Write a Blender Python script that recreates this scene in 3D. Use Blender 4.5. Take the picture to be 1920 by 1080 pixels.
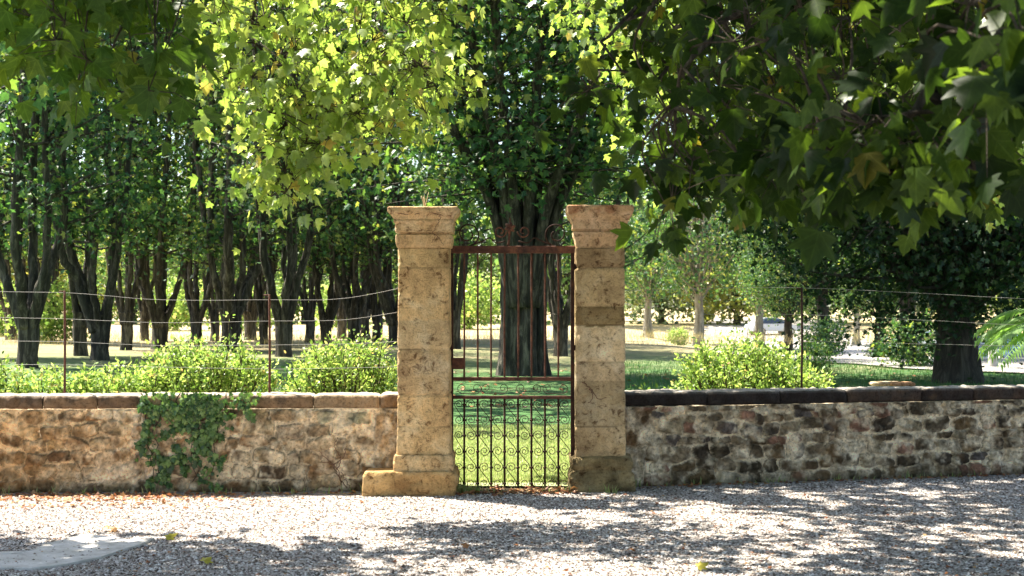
import bpy, math, random
import numpy as np
from mathutils import Vector
random.seed(7)
R = np.random.default_rng(11)
PI = math.pi
sc = bpy.context.scene
COL = sc.collection
for o in list(bpy.data.objects): bpy.data.objects.remove(o)

# ------------------------------------------------------------------ camera, sky, sun
cam = bpy.data.objects.new('camera', bpy.data.cameras.new('camera')); COL.objects.link(cam)
cam.location = (0, 0, 1.6); cam.rotation_euler = (PI/2, 0, 0)
cam.data.lens = 50; cam.data.sensor_width = 36; cam.data.shift_y = 35/1920
cam.data.clip_end = 3000
cam.data.dof.use_dof = True; cam.data.dof.focus_distance = 12.2; cam.data.dof.aperture_fstop = 5.6
sc.camera = cam
SUN = Vector((-0.51, 0.34, 1.0)).normalized()
w = bpy.data.worlds.new('World'); sc.world = w; w.use_nodes = True
nt = w.node_tree; nt.nodes.clear()
sky = nt.nodes.new('ShaderNodeTexSky'); sky.sky_type = 'NISHITA'; sky.sun_disc = False
sky.sun_elevation = math.asin(SUN.z); sky.sun_rotation = math.atan2(SUN.x, SUN.y)
sky.air_density = 1.0; sky.dust_density = 1.6; sky.ozone_density = 1.0
bg = nt.nodes.new('ShaderNodeBackground'); bg.inputs[1].default_value = 0.09
wo = nt.nodes.new('ShaderNodeOutputWorld')
nt.links.new(sky.outputs[0], bg.inputs[0]); nt.links.new(bg.outputs[0], wo.inputs[0])
sun = bpy.data.objects.new('sun', bpy.data.lights.new('sun', 'SUN')); COL.objects.link(sun)
sun.data.energy = 5.0; sun.data.angle = math.radians(0.5); sun.data.color = (1.0, 0.93, 0.80)
sun.rotation_euler = SUN.to_track_quat('Z', 'Y').to_euler()
sc.view_settings.view_transform = 'Standard'; sc.view_settings.look = 'None'
sc.view_settings.gamma = 1; sc.view_settings.exposure = 2.08
sc.cycles.max_bounces = 8; sc.cycles.diffuse_bounces = 4; sc.cycles.transmission_bounces = 5
sc.cycles.transparent_max_bounces = 6; sc.cycles.caustics_reflective = False; sc.cycles.caustics_refractive = False

F = 2667.0
def at(px, py, Y): return ((px-960)*Y/F, Y, 1.6-(py-575)*Y/F)   # a spot seen at px,py that stands Y metres away

# ------------------------------------------------------------------ helpers
def sstep(a, b, x):
    t = np.clip((x-a)/(b-a), 0, 1); return t*t*(3-2*t)
def _h(ix, iy, iz, s):
    n = (ix*374761393 + iy*668265263 + iz*1274126177 + s*974634777) & 0xffffffff
    n = ((n ^ (n >> 13))*1274126177) & 0xffffffff
    return ((n ^ (n >> 16)) & 0xffff)/65535.0
def vnoise(p, s=0):
    p = np.asarray(p, float); i = np.floor(p).astype(np.int64); f = p-i; f = f*f*(3-2*f)
    r = 0
    for dx in (0, 1):
        for dy in (0, 1):
            for dz in (0, 1):
                wgt = (f[..., 0] if dx else 1-f[..., 0])*(f[..., 1] if dy else 1-f[..., 1])*(f[..., 2] if dz else 1-f[..., 2])
                r = r + wgt*_h(i[..., 0]+dx, i[..., 1]+dy, i[..., 2]+dz, s)
    return r*2-1
def fbm(p, s=0, o=4):
    p = np.asarray(p, float); r = 0; a = .5
    for k in range(o):
        r = r + a*vnoise(p*(2**k), s+k*17); a *= .5
    return r
def hfun(x, y):
    x = np.asarray(x, float); y = np.asarray(y, float)
    d = sstep(38, 72, y)*(1-sstep(95, 150, y))*sstep(4, 16, x)*-1.2
    und = 0.10*np.sin(x*.21+1)*np.sin(y*.13)*sstep(22, 50, y)
    return d+und
def link(o, parent=None):
    COL.objects.link(o)
    if parent: o.parent = parent
    return o
class MB:
    def __init__(s): s.v = []; s.f = []; s.n = 0; s.c = []
    def add(s, v, f, c=None):
        v = np.asarray(v, float).reshape(-1, 3); s.v.append(v)
        for a in f:
            s.f.append(np.asarray(a, np.int64)+s.n)
        s.c.append(np.broadcast_to(np.asarray(c if c is not None else (1, 1, 1), float), (len(v), 3))); s.n += len(v)
    # f is a list of arrays (each k x n faces of n corners)
    def build(s, name, mat, parent=None, smooth=False, col=False):
        me = bpy.data.meshes.new(name)
        v = np.concatenate(s.v); me.vertices.add(len(v)); me.vertices.foreach_set('co', v.ravel())
        idx = np.concatenate([a.ravel() for a in s.f]); tot = np.concatenate([np.full(len(a), a.shape[1]) for a in s.f])
        me.loops.add(len(idx)); me.loops.foreach_set('vertex_index', idx.astype(np.int32))
        st = np.concatenate([[0], np.cumsum(tot)[:-1]])
        me.polygons.add(len(tot)); me.polygons.foreach_set('loop_start', st.astype(np.int32)); me.polygons.foreach_set('loop_total', tot.astype(np.int32))
        me.polygons.foreach_set('use_smooth', np.full(len(tot), smooth))
        if col:
            a = me.color_attributes.new('Col', 'FLOAT_COLOR', 'POINT')
            cc = np.ones((len(v), 4)); cc[:, :3] = np.concatenate(s.c); a.data.foreach_set('color', cc.ravel())
        me.update(calc_edges=True); me.validate()
        me.materials.append(mat)
        return link(bpy.data.objects.new(name, me), parent)
def grid_faces(nu, nv, wrap=False):
    i = np.arange(nv-1)[:, None]*nu; j = np.arange(nu if wrap else nu-1)[None, :]; k = (j+1) % nu
    return np.stack([i+j, i+k, i+nu+k, i+nu+j], -1).reshape(-1, 4)
def tube(mb, pts, rad, n=8, c=None, rough=0, s=0, cap=True):
    pts = np.asarray(pts, float); m = len(pts); rad = np.broadcast_to(np.asarray(rad, float), (m,))
    t = np.gradient(pts, axis=0); t /= np.linalg.norm(t, axis=1)[:, None]+1e-9
    up = np.array([0, 0, 1.]) if abs(t[0, 2]) < .9 else np.array([1., 0, 0])
    a = np.cross(t[0], up); a /= np.linalg.norm(a)
    A = []
    for k in range(m):
        a = a-t[k]*a.dot(t[k]); a /= np.linalg.norm(a)+1e-9; A.append(a)
    A = np.array(A); B = np.cross(t, A); th = np.arange(n)*2*PI/n
    d = A[:, None]*np.cos(th)[None, :, None]+B[:, None]*np.sin(th)[None, :, None]
    rr = rad[:, None]*np.ones((1, n))
    if rough:
        rr = rr*(1+rough*fbm(pts[:, None]*np.array([1, 1, .5])*2.2+d*2.2, s, 3))
    v = (pts[:, None]+d*rr[..., None]).reshape(-1, 3)
    f = [grid_faces(n, m, True)]
    if cap: f += [np.arange(n)[None, ::-1], (np.arange(n)+(m-1)*n)[None]]
    mb.add(v, f, c)
def spline(P, n):
    P = np.asarray(P, float); m = len(P); t = np.linspace(0, m-1, n); i = np.clip(t.astype(int), 0, m-2); f = (t-i)[:, None]
    g = lambda k: P[np.clip(k, 0, m-1)]
    a, b, c, d = g(i-1), g(i), g(i+1), g(i+2)
    return .5*((2*b)+(c-a)*f+(2*a-5*b+4*c-d)*f**2+(3*b-a-3*c+d)*f**3)
def box(mb, x0, x1, y0, y1, z0, z1, c=None, bev=0):
    b = bev
    if not b:
        v = [(x, y, z) for z in (z0, z1) for y in (y0, y1) for x in (x0, x1)]
        mb.add(v, [np.array([[0, 2, 3, 1], [4, 5, 7, 6], [0, 1, 5, 4], [2, 6, 7, 3], [0, 4, 6, 2], [1, 3, 7, 5]])], c)
    else:
        prof = [(z0, -b), (z0+b, 0), (z1-b, 0), (z1, -b)]; v = []
        for z, e in prof:
            X0, X1, Y0, Y1 = x0-e, x1+e, y0-e, y1+e
            v += [(X0+b, Y0, z), (X1-b, Y0, z), (X1, Y0+b, z), (X1, Y1-b, z), (X1-b, Y1, z), (X0+b, Y1, z), (X0, Y1-b, z), (X0, Y0+b, z)]
        mb.add(v, [grid_faces(8, 4, True), np.arange(8)[None, ::-1], (np.arange(8)+24)[None]], c)
def thing(name, label, cat, group=None, loc=(0, 0, 0)):
    o = bpy.data.objects.new(name, None); o.location = loc; o.empty_display_size = .2; COL.objects.link(o)
    return tag(o, label, cat, group)
def tag(o, label, cat, group=None):
    o['label'] = label; o['category'] = cat
    if group: o['group'] = group
    return o

# ------------------------------------------------------------------ materials
def newmat(name):
    m = bpy.data.materials.new(name); m.use_nodes = True; m.node_tree.nodes.clear(); return m, m.node_tree
def N(nt, t, **k):
    n = nt.nodes.new('ShaderNode'+t)
    for a, b in k.items():
        if a[0] == 'i' and a[1:].isdigit(): n.inputs[int(a[1:])].default_value = b
        else: setattr(n, a, b)
    return n
def L(nt, a, b): nt.links.new(a, b)
def ramp(nt, src, stops, interp='LINEAR'):
    r = N(nt, 'ValToRGB'); r.color_ramp.interpolation = interp; e = r.color_ramp.elements
    while len(e) < len(stops): e.new(0.5)
    for k, (p, c) in enumerate(stops):
        e[k].position = p; e[k].color = (*c, 1) if len(c) == 3 else c
    L(nt, src, r.inputs[0]); return r.outputs[0]
def mixc(nt, f, a, b, mode='MIX'):
    m = N(nt, 'Mix', data_type='RGBA', blend_type=mode)
    for sk, x in ((0, f), (6, a), (7, b)):
        if hasattr(x, 'is_linked'): L(nt, x, m.inputs[sk])
        elif sk == 0: m.inputs[0].default_value = x
        else: m.inputs[sk].default_value = (*x, 1)
    return m.outputs[2]
def noise(nt, co, scale, detail=4, rough=.6, dist=0):
    n = N(nt, 'TexNoise'); n.inputs['Scale'].default_value = scale; n.inputs['Detail'].default_value = detail
    n.inputs['Roughness'].default_value = rough; n.inputs['Distortion'].default_value = dist; L(nt, co, n.inputs['Vector']); return n.outputs[0]
def finish(nt, col, rough=.9, bump=None, dist=.01, strength=1, spec=.3, metal=0):
    p = N(nt, 'BsdfPrincipled'); o = N(nt, 'OutputMaterial')
    if hasattr(col, 'is_linked'): L(nt, col, p.inputs['Base Color'])
    else: p.inputs['Base Color'].default_value = (*col, 1)
    if hasattr(rough, 'is_linked'): L(nt, rough, p.inputs['Roughness'])
    else: p.inputs['Roughness'].default_value = rough
    p.inputs['Specular IOR Level'].default_value = spec; p.inputs['Metallic'].default_value = metal
    if bump is not None:
        b = N(nt, 'Bump'); b.inputs['Distance'].default_value = dist; b.inputs['Strength'].default_value = strength
        L(nt, bump, b.inputs['Height']); L(nt, b.outputs[0], p.inputs['Normal'])
    L(nt, p.outputs[0], o.inputs[0])
def pos(nt): return N(nt, 'NewGeometry').outputs['Position']
def leafmat(name, stops, trans, tw=.5, gloss=.12, grough=.4, veins=False):
    """diffuse + translucent leaf; stops: colours by leaf, trans: colour multiplier of what shines through"""
    m, nt = newmat(name); g = N(nt, 'NewGeometry')
    col = ramp(nt, g.outputs['Random Per Island'], stops)
    col = mixc(nt, .7, col, ramp(nt, noise(nt, g.outputs['Position'], 30, 4, .7), [(.35, (.62, .66, .6)), (.55, (1, 1, 1)), (.75, (1.25, 1.2, 1.1))]), 'MULTIPLY')
    if veins:
        a = N(nt, 'VertexColor'); a.layer_name = 'Col'; sp = N(nt, 'SeparateXYZ'); L(nt, a.outputs[0], sp.inputs[0])
        def M(op, x, y=None, z=None):
            q = N(nt, 'Math', operation=op)
            for i_, v_ in enumerate((x, y, z)):
                if v_ is None: continue
                if hasattr(v_, 'is_linked'): L(nt, v_, q.inputs[i_])
                else: q.inputs[i_].default_value = v_
            return q.outputs[0]
        ax = M('ABSOLUTE', M('SUBTRACT', sp.outputs[0], .5)); yy = M('SUBTRACT', sp.outputs[1], .12)
        d1 = M('ABSOLUTE', M('SUBTRACT', M('MULTIPLY', ax, .68), M('MULTIPLY', yy, .73))); d2 = M('ABSOLUTE', M('SUBTRACT', M('MULTIPLY', ax, .1), yy))
        d3 = M('ABSOLUTE', M('SUBTRACT', M('MULTIPLY', ax, .68), M('MULTIPLY', M('SUBTRACT', yy, .32), .73)))
        dd = M('MINIMUM', M('MINIMUM', ax, d1), M('MINIMUM', d2, M('ADD', d3, .006)))
        vm = ramp(nt, dd, [(.008, (1, 1, 1)), (.022, (0, 0, 0))])
        col = mixc(nt, vm, col, mixc(nt, 1.0, col, (1.5, 1.4, 1.5), 'MULTIPLY'))
    tc = mixc(nt, 1.0, col, trans, 'MULTIPLY')
    d = N(nt, 'BsdfDiffuse'); L(nt, col, d.inputs[0])
    t = N(nt, 'BsdfTranslucent'); L(nt, tc, t.inputs[0])
    mx = N(nt, 'MixShader'); mx.inputs[0].default_value = tw; L(nt, d.outputs[0], mx.inputs[1]); L(nt, t.outputs[0], mx.inputs[2])
    gl = N(nt, 'BsdfGlossy'); gl.inputs['Roughness'].default_value = grough; gl.inputs[0].default_value = (.8, .8, .8, 1)
    fr = N(nt, 'Fresnel'); fr.inputs[0].default_value = 1.35
    ma = N(nt, 'Math', operation='MULTIPLY_ADD'); L(nt, fr.outputs[0], ma.inputs[0]); ma.inputs[1].default_value = .28+gloss; ma.inputs[2].default_value = gloss*.08
    mn = N(nt, 'Math', operation='MINIMUM'); L(nt, ma.outputs[0], mn.inputs[0]); mn.inputs[1].default_value = .02+.25*gloss
    m2 = N(nt, 'MixShader'); L(nt, mn.outputs[0], m2.inputs[0]); L(nt, mx.outputs[0], m2.inputs[1]); L(nt, gl.outputs[0], m2.inputs[2])
    o = N(nt, 'OutputMaterial'); L(nt, m2.outputs[0], o.inputs[0]); return m

# plane leaves: sun and shade put into the leaf tones, a few autumn-tinted
M_leaf_lit = leafmat('sunlit_plane_leaf', [(0, (.13, .21, .04)), (.5, (.22, .31, .06)), (.95, (.34, .40, .10)), (1, (.36, .27, .07))], (2.0, 2.0, 1.4), .5, .3)
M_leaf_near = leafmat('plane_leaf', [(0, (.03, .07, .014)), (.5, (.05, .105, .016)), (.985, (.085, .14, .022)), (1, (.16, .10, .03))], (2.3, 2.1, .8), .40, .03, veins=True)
M_leaf_shade = leafmat('shaded_plane_leaf', [(0, (.007, .017, .005)), (.5, (.015, .032, .008)), (.97, (.05, .085, .018)), (1, (.09, .07, .02))], (3.6, 3.3, 1.0), .45, .0, veins=True)
M_leaf_grove = leafmat('grove_leaf', [(0, (.022, .062, .034)), (.55, (.052, .13, .064)), (.85, (.13, .23, .08)), (1, (.28, .30, .12))], (2.1, 2.0, .65), .42, .12, .45)
M_leaf_far = leafmat('far_leaf', [(0, (.07, .14, .05)), (.6, (.13, .21, .07)), (1, (.24, .28, .09))], (2.0, 2.0, 1.2), .5)
M_leaf_yel = leafmat('yellowing_leaf', [(0, (.20, .24, .06)), (.6, (.34, .34, .08)), (1, (.42, .38, .12))], (1.6, 1.6, 1.0), .5)
M_leaf_sil = leafmat('silvery_leaf', [(0, (.14, .18, .11)), (.6, (.24, .29, .19)), (1, (.36, .40, .28))], (1.5, 1.6, 1.1), .45)
M_leaf_dark = leafmat('oak_leaf', [(0, (.010, .028, .012)), (.6, (.018, .045, .018)), (1, (.045, .08, .03))], (2.0, 2.2, .8), .3, .15)
M_leaf_bush = leafmat('bush_leaf', [(0, (.07, .13, .035)), (.25, (.15, .25, .05)), (.6, (.30, .42, .10)), (.95, (.46, .54, .20)), (1, (.38, .24, .12))], (1.6, 1.6, 1.1), .5, .1)
M_leaf_ivy = leafmat('ivy_leaf', [(0, (.03, .07, .025)), (.5, (.07, .15, .04)), (1, (.22, .32, .10))], (1.5, 1.7, .8), .25, .25)
M_leaf_palm = leafmat('palm_leaf', [(0, (.14, .26, .07)), (1, (.25, .40, .12))], (1.7, 1.8, 1.0), .5, .3)
M_litter = leafmat('fallen_leaf', [(0, (.16, .07, .04)), (.4, (.34, .13, .06)), (.7, (.42, .22, .09)), (1, (.40, .30, .16))], (1.2, 1.0, .8), .2)
M_litter_y = leafmat('fallen_leaf_yellow', [(0, (.50, .34, .05)), (1, (.42, .44, .08))], (1.2, 1.2, .8), .25)
M_grassb = leafmat('grass_blade', [(0, (.24, .33, .12)), (.6, (.36, .43, .18)), (1, (.50, .50, .28))], (1.2, 1.2, .9), .5, .0)  # pale blades: sunlight put into the colour of the lit strip
M_grassd = leafmat('shaded_grass_blade', [(0, (.04, .12, .04)), (.6, (.07, .18, .06)), (1, (.18, .24, .09))], (1.5, 1.6, .9), .4, 0)  # same grass, darkened in colour for the shaded lawn
M_dryg = leafmat('dry_grass_blade', [(0, (.30, .24, .12)), (.6, (.45, .36, .20)), (1, (.30, .32, .12))], (1.2, 1.2, 1), .4)

def bark(name, a, b, c, sc_=5):
    m, nt = newmat(name); p = N(nt, 'TexCoord').outputs['Object']
    mp = N(nt, 'Mapping'); mp.inputs['Scale'].default_value = (1.6, 1.6, .28); L(nt, p, mp.inputs[0]); q = mp.outputs[0]
    n1 = noise(nt, q, sc_, 6, .7, .6); n2 = noise(nt, q, sc_*4, 5, .7); n3 = noise(nt, p, 1.2, 3)
    col = ramp(nt, n1, [(.35, a), (.5, b), (.66, c)])
    col = mixc(nt, ramp(nt, n3, [(.5, (0, 0, 0)), (.7, (.35, .35, .35))]), col, (.07, .08, .05))
    bm = N(nt, 'Math', operation='ADD'); L(nt, n1, bm.inputs[0]); L(nt, n2, bm.inputs[1])
    finish(nt, col, .9, bm.outputs[0], .05, 1); return m
M_bark = bark('plane_bark', (.018, .016, .013), (.05, .044, .034), (.19, .17, .13))
M_bark_d = bark('dark_bark', (.02, .018, .014), (.045, .038, .03), (.10, .09, .07))
M_bark_l = bark('pale_bark', (.14, .12, .09), (.26, .24, .19), (.42, .40, .33))
M_twig = bark('twig_bark', (.04, .03, .02), (.08, .06, .04), (.15, .12, .08), 14)

def m_gravel(name, base=1.0, scale=75):
    m, nt = newmat(name); p = pos(nt)
    v = N(nt, 'TexVoronoi'); v.inputs['Scale'].default_value = scale; L(nt, p, v.inputs['Vector'])
    v2 = N(nt, 'TexVoronoi'); v2.inputs['Scale'].default_value = scale*.45; L(nt, p, v2.inputs['Vector'])
    s = N(nt, 'SeparateColor'); L(nt, v.outputs['Color'], s.inputs[0])
    c = ramp(nt, s.outputs[0], [(0, (.06, .05, .045)), (.25, (.20, .175, .155)), (.6, (.36, .335, .31)), (1, (.58, .56, .53))])
    big = noise(nt, p, .9, 4); dirt = ramp(nt, noise(nt, p, 3.5, 6, .75), [(.42, (0, 0, 0)), (.7, (.55, .55, .55))])
    c = mixc(nt, dirt, c, (.30, .25, .20)); c = mixc(nt, ramp(nt, big, [(.35, (0, 0, 0)), (.7, (.3, .3, .3))]), c, (.42, .39, .37))
    c = mixc(nt, 1, c, (base,)*3, 'MULTIPLY')
    h = N(nt, 'Math', operation='MULTIPLY_ADD'); L(nt, v2.outputs['Distance'], h.inputs[0]); h.inputs[1].default_value = -1.2; 
    h2 = N(nt, 'Math', operation='MULTIPLY'); L(nt, v.outputs['Distance'], h2.inputs[0]); h2.inputs[1].default_value = -1; L(nt, h2.outputs[0], h.inputs[2])
    finish(nt, c, .85, h.outputs[0], .012, 1); return m
M_gravel = m_gravel('gravel'); M_road = m_gravel('road_gravel', .95, 20)

def m_pebble():
    m, nt = newmat('pebble'); g = N(nt, 'NewGeometry')
    c = ramp(nt, g.outputs['Random Per Island'], [(0, (.035, .026, .022)), (.26, (.14, .105, .085)), (.5, (.33, .28, .25)), (.78, (.50, .455, .42)), (1, (.78, .75, .72))])
    finish(nt, c, .8); return m
M_pebble = m_pebble()

def m_masonry(name):
    m, nt = newmat(name); p = pos(nt)
    a = N(nt, 'VertexColor'); a.layer_name = 'Col'
    n1 = noise(nt, p, 9, 6, .7); n2 = noise(nt, p, 48, 5, .75); n3 = noise(nt, p, 2.4, 5, .65)
    c = mixc(nt, .75, a.outputs[0], ramp(nt, n1, [(.3, (.55, .50, .45)), (.5, (1, 1, 1)), (.72, (1.25, 1.22, 1.15))]), 'MULTIPLY')
    c = mixc(nt, .6, c, ramp(nt, n2, [(.36, (.22, .17, .13)), (.48, (1, 1, 1)), (.8, (1.35, 1.35, 1.35))]), 'MULTIPLY')
    c = mixc(nt, ramp(nt, n3, [(.56, (0, 0, 0)), (.72, (.5, .5, .5))]), c, (.26, .15, .07))
    b = N(nt, 'Math', operation='MULTIPLY_ADD'); L(nt, n2, b.inputs[0]); b.inputs[1].default_value = .6; L(nt, n1, b.inputs[2])
    finish(nt, c, .95, b.outputs[0], .03, 1, .15); return m
M_wall = m_masonry('rubble_masonry')
def m_ashlar(name, tan, light, dark):
    m, nt = newmat(name); p = pos(nt)
    a = N(nt, 'VertexColor'); a.layer_name = 'Col'
    n1 = noise(nt, p, 3.2, 6, .65, .4); n2 = noise(nt, p, 60, 4, .7); n3 = noise(nt, p, 14, 6, .75, .5)
    c = ramp(nt, n1, [(.3, dark), (.5, tan), (.7, light)])
    c = mixc(nt, 1, c, a.outputs[0], 'MULTIPLY')
    c = mixc(nt, .9, c, ramp(nt, n3, [(.36, (.22, .15, .11)), (.45, (.88, .86, .84)), (.75, (1.22, 1.22, 1.18))]), 'MULTIPLY')
    v = N(nt, 'TexVoronoi'); v.inputs['Scale'].default_value = 70; L(nt, p, v.inputs['Vector'])
    pit = ramp(nt, v.outputs['Distance'], [(.06, (.5, .42, .33)), (.16, (1, 1, 1))]); c = mixc(nt, .85, c, pit, 'MULTIPLY')
    c = mixc(nt, .85, c, ramp(nt, n2, [(.3, (.6, .55, .5)), (.5, (1, 1, 1))]), 'MULTIPLY')
    b = N(nt, 'Math', operation='MULTIPLY_ADD'); L(nt, n2, b.inputs[0]); b.inputs[1].default_value = .5; L(nt, n3, b.inputs[2])
    finish(nt, c, .95, b.outputs[0], .04, 1, .15); return m
M_ash1 = m_ashlar('golden_limestone', (.84, .61, .33), (.95, .79, .52), (.56, .37, .19))
M_ash2 = m_ashlar('weathered_limestone', (.76, .59, .36), (.92, .79, .57), (.44, .32, .19))

def m_rust(name, k=1.0):
    m, nt = newmat(name); p = N(nt, 'TexCoord').outputs['Object']
    n1 = noise(nt, p, 14, 6, .7); n2 = noise(nt, p, 90, 4, .7)
    c = ramp(nt, n1, [(.3, (.03*k, .016*k, .013*k)), (.5, (.10*k, .042*k, .028*k)), (.7, (.21*k, .09*k, .05*k))])
    finish(nt, c, .85, n2, .002, .8, .3); return m
M_rust = m_rust('rusty_iron'); M_rust_d = m_rust('dark_rusty_iron', .35)
m, nt = newmat('galvanised_wire'); finish(nt, (.26, .25, .23), .6, spec=.4); M_wire = m
m, nt = newmat('concrete'); p = pos(nt)
c = ramp(nt, noise(nt, p, 7, 8, .75), [(.3, (.20, .17, .14)), (.42, (.42, .40, .37)), (.6, (.56, .54, .52)), (.8, (.66, .65, .63))]); finish(nt, c, .8, noise(nt, p, 90, 4), .003, .6); M_conc = m
def m_lawn():
    m, nt = newmat('lawn_grass'); p = pos(nt)
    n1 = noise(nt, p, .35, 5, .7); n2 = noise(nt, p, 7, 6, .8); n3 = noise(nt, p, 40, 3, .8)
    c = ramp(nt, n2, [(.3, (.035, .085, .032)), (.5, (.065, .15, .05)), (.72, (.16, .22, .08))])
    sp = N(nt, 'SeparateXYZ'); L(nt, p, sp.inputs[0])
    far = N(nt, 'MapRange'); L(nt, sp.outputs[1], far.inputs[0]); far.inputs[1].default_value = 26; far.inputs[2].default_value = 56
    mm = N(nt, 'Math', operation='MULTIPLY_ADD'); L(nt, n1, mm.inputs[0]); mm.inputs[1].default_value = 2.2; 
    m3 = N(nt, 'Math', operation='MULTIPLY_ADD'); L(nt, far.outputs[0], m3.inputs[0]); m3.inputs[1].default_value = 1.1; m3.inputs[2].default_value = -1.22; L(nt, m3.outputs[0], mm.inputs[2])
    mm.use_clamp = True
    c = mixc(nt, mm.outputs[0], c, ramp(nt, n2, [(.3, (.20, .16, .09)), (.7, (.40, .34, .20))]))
    nr = N(nt, 'MapRange'); L(nt, sp.outputs[1], nr.inputs[0]); nr.inputs[1].default_value = 18.5; nr.inputs[2].default_value = 16.0
    c = mixc(nt, nr.outputs[0], c, ramp(nt, n2, [(.3, (.24, .30, .12)), (.7, (.46, .48, .26))]))   # sunlit strip along the wall, painted paler into the lawn colour
    finish(nt, c, .95, n3, .03, 1, .1); return m
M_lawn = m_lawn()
def m_field():
    m, nt = newmat('dry_field'); p = pos(nt)
    mp = N(nt, 'Mapping'); mp.inputs['Scale'].default_value = (1, .45, 1); L(nt, p, mp.inputs[0])
    n1 = noise(nt, mp.outputs[0], .06, 6, .7); n2 = noise(nt, p, 3, 6, .8)
    c = ramp(nt, n1, [(.3, (.30, .24, .12)), (.48, (.50, .39, .24)), (.7, (.58, .47, .31))])
    c = mixc(nt, ramp(nt, n2, [(.35, (.7, .7, .7)), (.6, (0, 0, 0))]), c, (.26, .24, .10))
    finish(nt, c, .95, n2, .1, 1, .1); return m
M_field = m_field()
def m_plain(name, c, rough=.5, spec=.5, metal=0):
    m, nt = newmat(name); p = N(nt, 'TexCoord').outputs['Object']
    cc = mixc(nt, .35, c, ramp(nt, noise(nt, p, 4, 5), [(.3, (.8, .8, .8)), (.7, (1.1, 1.1, 1.1))]), 'MULTIPLY')
    finish(nt, cc, rough, spec=spec, metal=metal); return m
M_soil = m_plain('damp_soil', (.06, .045, .03), .95, .1)

# ------------------------------------------------------------------ ground sheets
def sheet(name, x0, x1, y0, y1, nx, ny, off, mat, warp=None):
    yy = y0+(y1-y0)*np.linspace(0, 1, ny)**(1.6 if y1 > 200 else 1)
    X, Y = np.meshgrid(np.linspace(x0, x1, nx), yy)
    if warp: X, Y = warp(X, Y)
    Z = hfun(X, Y)+off
    mb = MB(); mb.add(np.stack([X, Y, Z], -1).reshape(-1, 3), [grid_faces(nx, ny)])
    o = mb.build(name, mat, smooth=True); o['kind'] = 'structure'; return o
sheet('field', -500, 500, -30, 1500, 161, 200, -.012, M_field)
def lawn_warp(X, Y):
    w0 = np.where(X > .95, 12.66+.2*0+.2467*(X-.95)+.12, 12.45); Y = Y+(w0-12.45)*(1-(Y-12.45)/(63-12.45)).clip(0, 1)
    e = sstep(40, 64, Y); Y2 = Y+e*(3*np.sin(X*.25)+2*np.sin(X*.63+2))
    return X, Y2
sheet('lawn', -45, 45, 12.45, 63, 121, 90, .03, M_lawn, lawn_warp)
def road_warp(U, V):
    cx = np.interp(V, [14, 25, 35, 42, 50, 62, 80, 120, 180], [26, 19, 14.5, 12.2, 12.0, 14, 18, 22, 34])
    hw = np.interp(V, [14, 40, 60, 120, 180], [3, 4.4, 5.0, 6, 8])
    return cx+U*hw+.35*np.sin(V*.9+U*2), V
sheet('gravel_road', -1, 1, 14, 180, 13, 130, .07, M_road, road_warp)
def court_warp(X, Y):
    w0 = np.where(X > .95, 12.82+.2467*(X-.95), 12.62); return X, -25+(Y+25)*(w0+25)/(12.62+25)
sheet('gravel_courtyard', -30, 30, -25, 12.62, 121, 60, .0, M_gravel, court_warp)

# pebbles lying on the courtyard gravel
def pebbles():
    n = 120000
    y = 7.6+R.random(n)**.8*6.2; x = (R.random(n)*2-1)*.40*y; y = np.where((x < .9) & (y > 12.2), 8+R.random(n)*4, np.where(y > 12.5+.2467*(x-.95), 8+R.random(n)*4, y))
    s = .0055+.009*R.random(n)**1.8
    base = np.array([(1, 0, 0), (.3, .9, 0), (-.8, .5, 0), (-.7, -.6, 0), (.35, -.9, 0), (0, 0, .65)])
    th = R.random(n)*2*PI; el = .6+.7*R.random(n)
    bx = base[None]*np.stack([np.ones(n), el, .6+.6*R.random(n)], -1)[:, None]
    bx = bx*(1+.25*R.standard_normal((n, 6, 1)).clip(-1, 1))
    c, s_ = np.cos(th)[:, None], np.sin(th)[:, None]
    v = np.stack([bx[..., 0]*c-bx[..., 1]*s_, bx[..., 0]*s_+bx[..., 1]*c, bx[..., 2]], -1)*s[:, None, None]
    poly = [((a-960)*1.6/(b-575), 1.6*F/(b-575)) for a, b in [(-60, 1042), (62, 1038), (140, 1010), (214, 1012), (270, 1017), (220, 1036), (120, 1060), (-60, 1064)]]
    ins = np.zeros(n, bool)
    for (ax_, ay_), (bx_, by_) in zip(poly, poly[1:]+poly[:1]): ins ^= ((ay_ > y) != (by_ > y)) & (x < (bx_-ax_)*(y-ay_)/(by_-ay_)+ax_)
    v += np.stack([x, y, np.where(ins & (R.random(n) < .05), .0125, .001)], -1)[:, None]      # a few chips strewn over the concrete slab
    f = np.array([[0, 1, 5], [1, 2, 5], [2, 3, 5], [3, 4, 5], [4, 0, 5]])
    mb = MB(); mb.add(v.reshape(-1, 3), [(f[None]+np.arange(n)[:, None, None]*6).reshape(-1, 3)])
    o = mb.build('pebbles', M_pebble); o['kind'] = 'stuff'
pebbles()

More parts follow.
